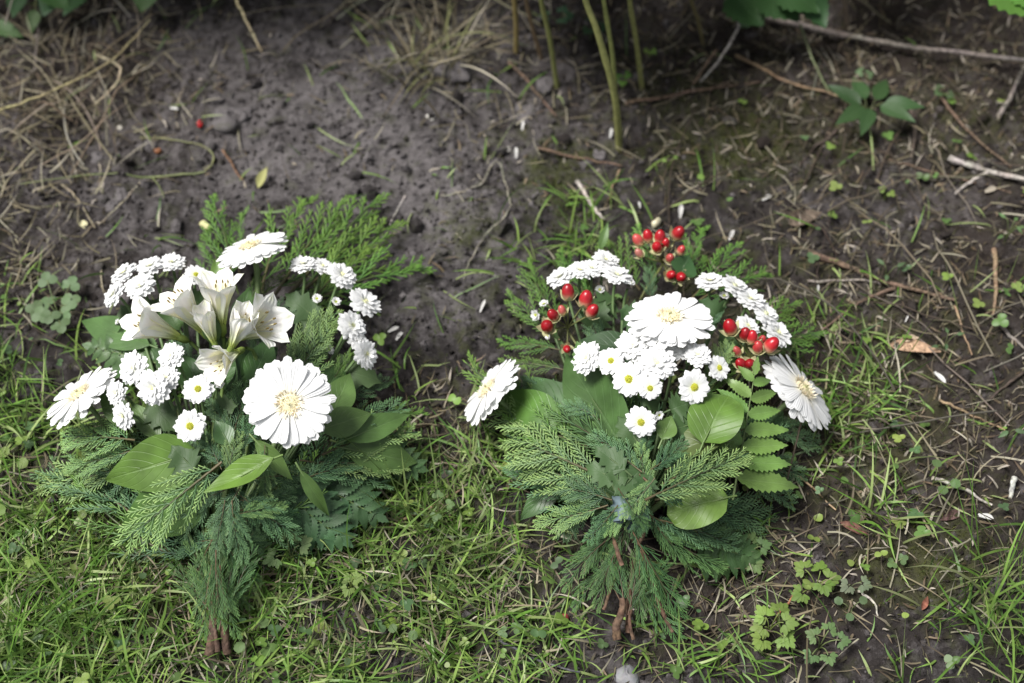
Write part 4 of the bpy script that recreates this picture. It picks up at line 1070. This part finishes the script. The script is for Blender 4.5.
tuft(845, 405, 26, (.03, .07), GC, 85, 'thin green tuft next to the gerbera by the fern', M_GRASS, .02)
tuft(20, 640, 120, (.06, .11), GC[:4], 86, 'thick dark green tuft in the lawn at the frame corner', M_GRASS, .04)
tuft(225, 640, 26, (.03, .06), GC, 87, 'short blades growing round the cut stems', M_GRASS, .03)

# long tangled dead stalks lying at the hedge foot
g = random.Random(91); mb = MB()
for i in range(150):
    if i < 52: x, y = g.gauss(60, 55), g.gauss(70, 65)
    elif i < 72: x, y = g.gauss(430, 60), g.gauss(10, 20)
    elif i < 95: x, y = g.gauss(900, 120), g.gauss(60, 50)
    else: x, y = g.gauss(880, 110), g.gauss(270, 140)
    p = G(x, y)
    a = g.choice([R(25), R(35), R(60), R(120), R(150), R(95)]) + g.gauss(0, .35); l = g.uniform(.06, .2); h = abs(g.gauss(0, .016)) + .003
    d = Vector((math.cos(a), math.sin(a), 0)); sde = Vector((-d.y, d.x, 0)) * g.gauss(0, .010)
    pts = []
    for k in range(7):
        t = k / 6 - .5
        q = p + d * l * t + sde * (t * t * 4 - .5)
        q.z = max(float(H(q.x, q.y)) + .001 + h * (1 - 2.4 * t * t + .4 * math.sin(3 * t + i)), float(H(q.x, q.y)) + .001)
        pts.append(q)
    w = g.uniform(.0004, .0011) if i < 72 else g.uniform(.0005, .001)
    c = jit(g.choice(SCOL), .25, g)
    if i >= 72: c = tuple(x * .5 for x in c)
    if i >= 95: h *= .2; l_ = l * .6
    tube(mb, pts, [w, w, w, w, w, w * .8, w * .4], c, 5, False)
tag(link('straw', mb.mesh('straw', M_STRAW)), 'tangle of long dead stalks heaped at the hedge foot', None, None, 'stuff')

# ------------------------------------------------------------------ twigs
def twig(pts, rad, col, label, name='twig', lift=.002, wob=.001, side=(), cat=None, group='fallen twigs', mat=None):
    q = [G(x, y, rad + lift + (h if len(o) else 0)) for (x, y, *o) in pts for h in [o[0] if o else 0]]
    path = smooth_path(q, 5, wob)
    for p in path: p.z = max(p.z, float(H(p.x, p.y)) + rad * .4)
    n = len(path); mb = MB()
    tube(mb, path, [rad * (1 - .5 * i / n + rnd.uniform(-.08, .08)) for i in range(n)], [jit(col, .15) for _ in range(n)], 7, True, lerp(col, (.5, .42, .32), .4))
    for s in side:
        q = smooth_path([G(x, y, rad + lift) for (x, y) in s], 4, wob * .7)
        tube(mb, q, [rad * .6 * (1 - .5 * i / len(q)) for i in range(len(q))], jit(col, .1), 6)
    o0 = G(pts[0][0], pts[0][1])
    mb.xf(Matrix.Translation(-o0))
    o = link(name, mb.mesh(name, mat or M_BARK)); o.location = o0
    tag(o, label, cat or name.replace('_', ' '), group)
GR = (.21, .185, .165); BR = (.13, .09, .065); LGR = (.34, .31, .28); DK = (.065, .05, .042); TAN = (.27, .19, .12)
twig([(742, 10), (830, 32), (905, 46), (1040, 62)], .0045, GR, 'thickest fallen grey branch lying across the hedge foot', 'branch', .012)
twig([(948, 158), (985, 170), (1040, 184)], .0042, LGR, 'pale grey forked twig reaching in from the picture edge', side=[[(988, 172), (970, 182), (955, 194)]])
twig([(998, 116), (1012, 95), (1026, 62)], .0032, GR, 'short grey twig leaning up beside the thick branch', lift=.01)
twig([(808, 252), (850, 268), (885, 282), (955, 300)], .0036, BR, 'forked brown twig with a peeled orange end', side=[[(895, 288), (860, 302), (822, 330)]])
twig([(735, 55), (790, 82), (848, 98)], .0022, TAN, 'thin tan twig below the grey branch')
twig([(625, 104), (690, 92), (760, 82)], .0024, BR, 'straight brown twig beside the tall stalk foot')
twig([(742, 18, .05), (728, 48, .03), (700, 82)], .0022, LGR, 'pale broken stalk propped up near the nettle leaf', lift=.004)
twig([(716, 50, .02), (693, 84)], .0022, BR, 'short brown stick leaning beside the pale broken stalk')
twig([(538, 148), (580, 158), (622, 166)], .0020, BR, 'reddish brown twig below the tall stalk')
twig([(578, 182), (592, 205), (604, 220)], .0026, LGR, 'short pale twig on soil above the white daisies')
twig([(508, 62), (530, 85), (556, 116)], .0022, BR, 'dark brown stick slanting beside the thin stalks')
twig([(440, 196), (478, 186), (497, 162), (508, 195), (508, 212), (485, 236), (470, 262), (464, 280)], .0013, (.20, .19, .15), 'thin crooked grey root winding over bare soil', wob=.0015)
twig([(405, 196), (390, 225)], .0011, LGR, 'thin pale straight stick on bare soil beside the conifer tips')
twig([(620, 170), (608, 200)], .0014, TAN, 'short tan stick between moss and stalk foot')
twig([(905, 98), (915, 125), (912, 156)], .0040, DK, 'dark upright stub standing in the soil', lift=.006)
twig([(940, 96), (965, 128), (1012, 168)], .0020, BR, 'thin brown twig slanting to the pale forked twig')
twig([(838, 130), (812, 150), (800, 165)], .0022, DK, 'dark short twig beneath the broad leaved weed')
twig([(888, 160), (940, 174), (1024, 196)], .0016, BR, 'long thin brown twig under the pale forked twig')
twig([(808, 282), (860, 280), (880, 284)], .0016, GR, 'thin grey twig running alongside the forked brown twig')
twig([(955, 305), (962, 330), (972, 355)], .0013, TAN, 'thin straw stick next to dark soil')
twig([(994, 250), (996, 285), (993, 315)], .0028, (.20, .14, .09), 'upright brown dead stem at the picture edge')
twig([(1000, 326), (1026, 350)], .0022, GR, 'short grey stick at the picture edge')
twig([(1024, 372), (1000, 390), (975, 410)], .0018, DK, 'thin dark twig slanting over leaf litter')
twig([(940, 400), (965, 412), (1005, 430)], .0016, TAN, 'tan stalk over leaf litter below the pale wood chip')
twig([(932, 478), (960, 488), (992, 505)], .0022, (.33, .31, .27), 'whitish twig lying beside three pale leaves')
twig([(1014, 478), (1010, 498)], .0032, (.38, .37, .34), 'short chalky white twig piece on dark soil')
twig([(858, 590), (872, 600), (878, 616)], .0015, (.36, .33, .28), 'pale bent straw beside the buttercup leaves')
twig([(768, 470), (800, 478), (836, 510)], .0013, TAN, 'thin tan stalk from under the fern frond')
twig([(775, 620), (790, 600), (798, 585)], .0014, (.25, .11, .06), 'reddish stick beside the bright buttercup leaves')
twig([(500, 640), (535, 660), (580, 672)], .0016, (.10, .10, .11), 'dark bluish twig on the bottom edge of the soil')
twig([(380, 530), (430, 508), (460, 490)], .0020, TAN, 'dry tan stalk in the grass gap between the bouquets')
twig([(512, 596), (522, 575), (528, 545)], .0016, DK, 'dark thin stick upright in grass', lift=.004)
twig([(205, 172), (150, 177), (100, 174), (20, 184)], .0013, (.17, .20, .08), 'long green runner stem lying over bare soil', 'runner_stem', .002, .0008, [[(152, 177), (160, 188), (164, 198)]], 'stem', mat=M_STEM)
twig([(205, 172), (214, 160), (205, 147), (180, 141), (140, 137)], .0011, (.19, .20, .09), 'curved end of a thin greenish stem on bare soil', 'runner_stem', .002, .0008, [], 'stem', mat=M_STEM)
twig([(142, 180), (125, 200), (98, 225)], .0013, (.25, .22, .17), 'thin grey stalk slanting across soil near the lily bouquet')
twig([(62, 184), (78, 200), (95, 228)], .0013, (.28, .24, .17), 'curved straw stalk above the clover patch')
twig([(222, 150), (243, 180)], .0015, (.18, .10, .06), 'short reddish stick beside pale grey clods')
twig([(236, 0, .04), (248, 25, .02), (262, 52)], .0018, (.42, .36, .22), 'pale straw leaning at the hedge foot', lift=.003)
twig([(95, 55), (118, 65), (118, 82), (95, 104)], .0020, (.34, .29, .20), 'bent straw coloured stalk in the dead grass heap', lift=.02)
twig([(0, 110, .02), (50, 92, .02), (112, 60, .03), (150, 20, .03)], .0016, (.27, .24, .13), 'long arched straw over the dead grass heap', lift=.015)

# ------------------------------------------------------------------ tall stalks at the hedge foot
def stalk(pts, rad, col, label, top):
    """pts: pixels with heights above ground, then one world point above the picture"""
    p0 = G(*pts[0]); q = [p0]
    for (x, y, dy) in pts[1:]:
        # the stalk stands at about p0's depth: cut the pixel ray with the plane y = p0.y + dy
        d = ray(x, y); t = (p0.y + dy - CAM.y) / d.y
        q.append(CAM + d * t)
    e = q[-1]; dr = (q[-1] - q[-2]).normalized()
    for k in range(1, 4): q.append(e + (dr * .6 + Vector((0, 0, .4))) * top * k / 3)
    q = [Vector(p0) - Vector((0, 0, .01))] + q
    path = smooth_path(q, 5); n = len(path)
    root = empty('plant_stalk', p0, label, 'plant stalk', 'tall stalks at the hedge foot')
    mb = MB()
    tube(mb, path, [rad * (1.15 if i % 9 == 4 else 1) * (1 - .45 * i / n) for i in range(n)], [lerp(lerp(col, (.30, .22, .14), .6), col, min(1, i / 6)) for i in range(n)], 8)
    link('stem', mb.mesh('stalk_stem', M_STEM), root)
    r = random.Random(int(pts[0][0]))
    for k in range(9):
        b = path[-1 - k * 1].copy()
        a = r.uniform(0, 6.28)
        m2 = MB(); blade(m2, r.uniform(.06, .1), r.uniform(.03, .05), 'ovate', jit((.05, .10, .03), .2, r), 10, 4, curl=.25, fold=.15, wave=.05, serr=.08, r=r)
        link('leaf', m2.mesh('stalk_leaf', M_WEED), root, frame(b, Vector((math.cos(a), math.sin(a), .1)), Vector((0, 0, 1))))
SG = (.23, .235, .085)
stalk([(619, 149), (615, 98, .0), (598, 34, .01), (584, -5, .02)], .0044, SG, 'thickest green stalk rising from bare soil', .28)
stalk([(616, 120), (613, 60, .0), (603, -5, .01)], .0030, (.22, .24, .08), 'slender stalk growing against the thickest stalk', .25)
stalk([(642, 88), (636, 40, .0), (629, -5, .0)], .0036, SG, 'straight green stalk next to a small sprout', .25)
stalk([(557, 88), (550, 40, .0), (540, -5, .0)], .0036, (.19, .20, .07), 'olive stalk with a dark foot beside a brown stick', .25)
stalk([(541, 58), (533, 30, .0), (525, -5, .0)], .0028, (.17, .12, .07), 'thin brown dead stalk at the hedge foot', .2)
stalk([(516, 52), (516, 25, .0), (514, -5, .0)], .0034, (.27, .21, .08), 'ochre stalk with a whitish foot', .22)
stalk([(703, 44), (698, 20, .0), (690, -5, .0)], .0026, (.13, .11, .05), 'thin olive stalk behind the straight brown twig', .2)
stalk([(848, 28), (846, 10, .0), (844, -8, .0)], .0030, (.14, .11, .08), 'grey brown stalk rising over the fallen branch', .2)

# ------------------------------------------------------------------ hedge shrubs; foliage above the view is added to shade the far edge
def shrub(cx, cy, rx, h, n, col, label, seed, extra=(), size=(.06, .10), z0=.16):
    r = random.Random(seed)
    base = Vector((cx, cy, float(H(cx, cy))))
    root = empty('shrub', base, label, 'shrub', 'shrubs behind the bed')
    mb = MB(); lb = MB(); tips = []
    for k in range(9):
        a = r.uniform(0, 6.28); q = rx * r.uniform(.3, 1)
        tip = base + Vector((q * math.cos(a), q * .6 * math.sin(a) + .05, h * r.uniform(.6, 1)))
        pts = bez(base + Vector((r.uniform(-.08, .08), r.uniform(-.03, .05), -.01)), base + Vector((0, 0, h * .4)), tip - Vector((0, 0, h * .2)), tip, 8)
        tube(mb, pts, [.007 - .0055 * i / 8 for i in range(9)], (.10, .08, .05), 6); tips += pts[3:]
    for k in range(n):
        b = r.choice(tips) + Vector((r.gauss(0, .09), r.gauss(-.05, .09), r.gauss(0, .06)))
        if b.z < z0 + max(0, .62 - b.y) * 1.1: continue
        a = r.uniform(0, 6.28)
        M = frame(b, Vector((math.cos(a), math.sin(a), r.uniform(-.5, .2))), Vector((r.uniform(-.4, .4), r.uniform(-.5, .2), 1)))
        blade(lb, r.uniform(*size), r.uniform(size[0] * .55, size[1] * .55), 'ovate', jit(col, .25, r), 6, 4, curl=.2, fold=.15, wave=.06, serr=.08, M=M, r=r)
    link('branches', mb.mesh('shrub_branches', M_BARK), root)
    link('foliage', lb.mesh('shrub_foliage', M_WEED), root)
    for (b, t, zb, zt, wd, c, kind) in extra:
        p0, p1 = P(b[0], b[1], zb), P(t[0], t[1], zt); d = p1 - p0
        m2 = MB(); blade(m2, d.length, wd, kind, c, 14, 6, curl=.15, fold=.12, wave=.06, serr=.09, r=r)
        tube(m2, [(-.05, 0, .03), (-.02, 0, .006), (0, 0, 0)], .0012, (.12, .14, .05), 5)
        link('leaf', m2.mesh('shrub_leaf', M_WEED), root, frame(p0, d, (Vector((0, 0, 1)) - FWD * .4)))
DL = (.035, .08, .03)
shrub(-.62, .72, .30, .62, 1300, (.045, .09, .03), 'leafy dark shrub beyond the dead grass heap', 101,
      [((-15, 22), (22, 34), .03, .025, .022, (.07, .13, .05), 'lance'), ((55, -8), (42, 14), .05, .045, .03, DL, 'ovate'), ((40, -12), (70, 6), .06, .05, .03, (.05, .11, .035), 'ovate'), ((85, -12), (62, 12), .05, .05, .026, DL, 'ovate'), ((148, -14), (140, 10), .06, .05, .034, (.06, .12, .035), 'ovate'), ((20, -10), (12, 14), .04, .04, .026, DL, 'ovate'), ((35, 10), (30, 32), .03, .02, .018, (.06, .12, .035), 'ovate')])
shrub(.05, .78, .36, .66, 1300, (.04, .085, .03), 'unseen leafy shrub added behind the green stalks for shade', 102)  # wholly out of view, added to cast shade on the far soil
shrub(.62, .74, .32, .62, 1300, (.05, .10, .03), 'bright leaved shrub overhanging the fallen grey branch', 103,
      [((730, -8), (765, 22), .09, .075, .06, (.035, .08, .025), 'ovate'), ((765, -12), (800, 18), .09, .08, .06, (.03, .07, .022), 'ovate'), ((800, -12), (828, 24), .09, .075, .045, (.028, .065, .022), 'ovate'), ((775, -14), (822, 8), .10, .09, .05, (.03, .07, .022), 'ovate'), ((985, -26), (1044, 10), .16, .15, .07, (.09, .19, .035), 'ovate'), ((1015, -16), (1046, 8), .15, .15, .05, (.09, .19, .035), 'ovate')])
twig([(800, 24, .03), (812, 58, .02), (830, 95)], .0015, (.17, .20, .10), 'pale green leaf stalk hanging down from the shrub leaf', 'leaf_stalk', .002, .0005, [], 'stalk', mat=M_STEM)

# ------------------------------------------------------------------ pebbles, petals, small fallen things
def stone(px, py, size, col, label, name='pebble', flat=.7, seed=0, cat=None, group='pebbles on the soil', mat=None, lift=.2):
    clod = name == 'clod'
    if clod: mat, flat, lift = M_SOIL, flat * .8, .0
    r = random.Random(px * 7 + py + seed)
    rad = size / 948 / 2
    nlat, nlon = (18, 26) if clod else (9, 12); vs = []
    ph = [r.uniform(0, 6) for _ in range(6)]
    for i in range(nlat + 1):
        th = math.pi * i / nlat
        for j in range(nlon):
            a = 2 * math.pi * j / nlon
            k = rad * (1 + .16 * math.sin(2 * a + ph[0]) + .10 * math.sin(3 * a + ph[1] + th * 2) + .07 * math.sin(5 * th + ph[2] + a * 2))
            if clod: k *= .75 + .55 * float(vnoise(4 + 2.2 * math.sin(th) * math.cos(a) + 1.4 * math.cos(th), 9 + 2.2 * math.sin(th) * math.sin(a) - 1.1 * math.cos(th), px)) + .2 * float(vnoise(40 + 6 * math.sin(th) * math.cos(a) + 3 * math.cos(th), 90 + 6 * math.sin(th) * math.sin(a), py))
            vs.append((k * math.sin(th) * math.cos(a), k * math.sin(th) * math.sin(a) * .85, k * flat * math.cos(th)))
    fs = [(i * nlon + j, (i + 1) * nlon + j, (i + 1) * nlon + (j + 1) % nlon, i * nlon + (j + 1) % nlon) for i in range(nlat) for j in range(nlon)]
    mb = MB(); mb.add(vs, fs, (1.7, 0, 0) if clod else [jit(col, .12, r) for _ in vs])
    o = link(name, mb.mesh(name, mat or M_STONE)); o.location = G(px, py, rad * lift); o.rotation_euler = (0, 0, r.uniform(0, 6))
    tag(o, label, cat or name.replace('_', ' '), group)
stone(627, 678, 24, (.20, .20, .21), 'grey pebble at the bottom edge below the woody stems', flat=.75)
stone(431, 117, 11, (.62, .60, .55), 'cream white pebble below the dead grass clump')
stone(120, 128, 8, (.45, .42, .36), 'tiny cream pebble beside a dark clod')
CL = 'clods on the soil'
stone(228, 120, 36, (.155, .145, .14), 'largest pale grey clod beside a fallen red berry', 'clod', .6, 1, 'clod', CL)
stone(243, 116, 20, (.15, .14, .135), 'knobbly grey clod touching the largest clod', 'clod', .7, 2, 'clod', CL)
stone(146, 148, 18, (.10, .095, .092), 'angular dark clod above the green runner stem', 'clod', .7, 3, 'clod', CL)
stone(98, 158, 16, (.11, .10, .10), 'dark grey clod next to the dead grass heap', 'clod', .7, 4, 'clod', CL)
stone(122, 196, 16, (.14, .13, .125), 'pale clod just below the green runner stem', 'clod', .6, 5, 'clod', CL)
stone(112, 205, 14, (.13, .12, .118), 'small clod leaning on the pale clod', 'clod', .6, 6, 'clod', CL)
stone(452, 70, 40, (.05, .052, .058), 'broad blackish clod beside the dead grass clump', 'clod', .55, 7, 'clod', CL)
stone(376, 60, 18, (.09, .085, .085), 'round dark clod on the other side of the dead grass clump', 'clod', .7, 8, 'clod', CL)
stone(545, 84, 22, (.11, .105, .11), 'smooth grey clod between two thin stalks', 'clod', .5, 9, 'clod', CL)
stone(525, 112, 30, (.15, .14, .138), 'flat crumbly pale clod below the ochre stalk', 'clod', .45, 10, 'clod', CL)
stone(600, 155, 14, (.16, .15, .145), 'small pale clod beside the tall stalk foot', 'clod', .6, 11, 'clod', CL)
stone(200, 124, 9, (.42, .015, .02), 'fallen red berry beside the largest grey clod', 'berry', .9, 0, None, 'fallen berries', M_BERRY, .8)
stone(158, 151, 8, (.24, .10, .045), 'fallen orange brown berry next to a dark clod', 'berry', .9, 1, None, 'fallen berries', M_BERRY, .8)
stone(564, 619, 11, (.25, .045, .05), 'dull red berry on the dark soil patch in the grass', 'berry', .7, 2, None, 'fallen berries', M_BERRY, .7)
stone(656, 223, 11, (.62, .58, .40), 'pale yellowish berry lying beyond the red berries', 'berry', .9, 3, None, 'fallen berries', M_BERRY, .8)
stone(508, 150, 8, (.5, .48, .44), 'whitish pebble left of a pale upright petal', seed=4)
def petal(px, py, ang, size, label, col=(.58, .57, .55), name='fallen_petal', up=.3, cat='petal', wr=.35, group='fallen white petals', mat=None, kind='daisy'):
    L = size / 948 * (.75 if name == 'fallen_petal' else 1); mb = MB()
    blade(mb, L, L * wr, kind, col, 7, 4, curl=.2, cup=-.6, wave=.06)
    o = link(name, mb.mesh(name, mat or M_PETAL))
    d = Vector((math.cos(R(ang)), math.sin(R(ang)), up))
    p = G(px, py, .003)
    o.matrix_basis = frame(p, d, Vector((0, -.2, 1)))
    tag(o, label, cat, group)
petal(170, 108, -20, 14, 'small white petal on bare soil above a dark clod')
petal(516, 158, 90, 16, 'white petal sticking up beside a whitish pebble', up=1.2)
petal(610, 138, 80, 15, 'white petal at the foot of the tall stalk', up=1)
petal(680, 218, 85, 20, 'narrow white petal upright beyond the berry cluster', up=1.2)
petal(729, 240, 60, 16, 'curled white petal behind the daisies of the berry bouquet', up=.8)
petal(762, 200, 25, 16, 'white petal on soil at the edge of the moss')
petal(388, 332, 25, 16, 'white petal lying beside the outermost daisies of the lily bouquet')
petal(396, 340, 60, 16, 'white petal fallen next to a grey stone chip', up=.1)
petal(480, 312, 70, 20, 'slender white petal on soil beside the conifer edge', wr=.22)
petal(805, 215, -35, 14, 'white sliver on soil next to a brown dead leaf', wr=.25)
petal(934, 372, -60, 22, 'long whitish chip below the small upright seedling', wr=.3, col=(.62, .62, .60))
petal(818, 292, 90, 10, 'tiny white fleck below the forked brown twig', up=1)
petal(905, 322, 60, 12, 'tiny white sliver on dark soil below the twig fork', wr=.2)
petal(978, 515, -20, 18, 'small white chip beside the whitish twig', wr=.4, col=(.6, .6, .58))
petal(640, 208, 100, 10, 'small white fleck on soil behind the berries', up=.5)
petal(985, 192, 20, 18, 'pale dry chip on soil under the forked grey twig', (.34, .30, .24), wr=.5)
petal(522, 130, 80, 14, 'white upright sliver under the ochre stalk', up=1)
petal(200, 222, -40, 13, 'pale yellow seed leaf on soil near a straw stalk', (.52, .50, .26), 'fallen_leaf', .1, 'leaf', .6, 'fallen leaves', M_STRAW, 'round')
petal(80, 222, -40, 13, 'cream seed leaf beside the curved straw stalk', (.55, .52, .32), 'fallen_leaf', .1, 'leaf', .6, 'fallen leaves', M_STRAW, 'round')
petal(788, 224, 15, 38, 'crumpled brown dead leaf above the forked brown twig', (.11, .085, .065), 'fallen_leaf', .35, 'leaf', .5, 'fallen leaves', M_BARK, 'ovate')
petal(888, 345, -8, 52, 'pale orange chip of split wood on leaf litter', (.36, .24, .16), 'wood_chip', .12, 'wood chip', .28, 'wood chips', M_BARK, 'lance')
petal(900, 340, 10, 20, 'small cream wood chip on top of the split wood', (.46, .36, .26), 'wood_chip', .1, 'wood chip', .4, 'wood chips', M_BARK, 'lance')
petal(840, 522, -30, 30, 'dark reddish chip of bark under the fern edge', (.12, .06, .045), 'wood_chip', .1, 'wood chip', .3, 'wood chips', M_BARK, 'lance')
petal(940, 520, 20, 34, 'dark plum brown bark strip beside the whitish twig', (.10, .06, .055), 'wood_chip', .1, 'wood chip', .25, 'wood chips', M_BARK, 'lance')
petal(922, 610, 60, 14, 'small red brown bark flake beside the long grass tuft', (.15, .06, .04), 'wood_chip', .3, 'wood chip', .4, 'wood chips', M_BARK, 'lance')
petal(532, 524, 50, 26, 'dead brown leaf tip beneath the berry bouquet edge', (.13, .09, .06), 'fallen_leaf', .2, 'leaf', .35, 'fallen leaves', M_STRAW, 'lance')
petal(258, 188, 70, 26, 'curled lichen yellow leaf scrap on bare soil', (.30, .30, .12), 'fallen_leaf', .5, 'leaf', .4, 'fallen leaves', M_STRAW, 'lance')
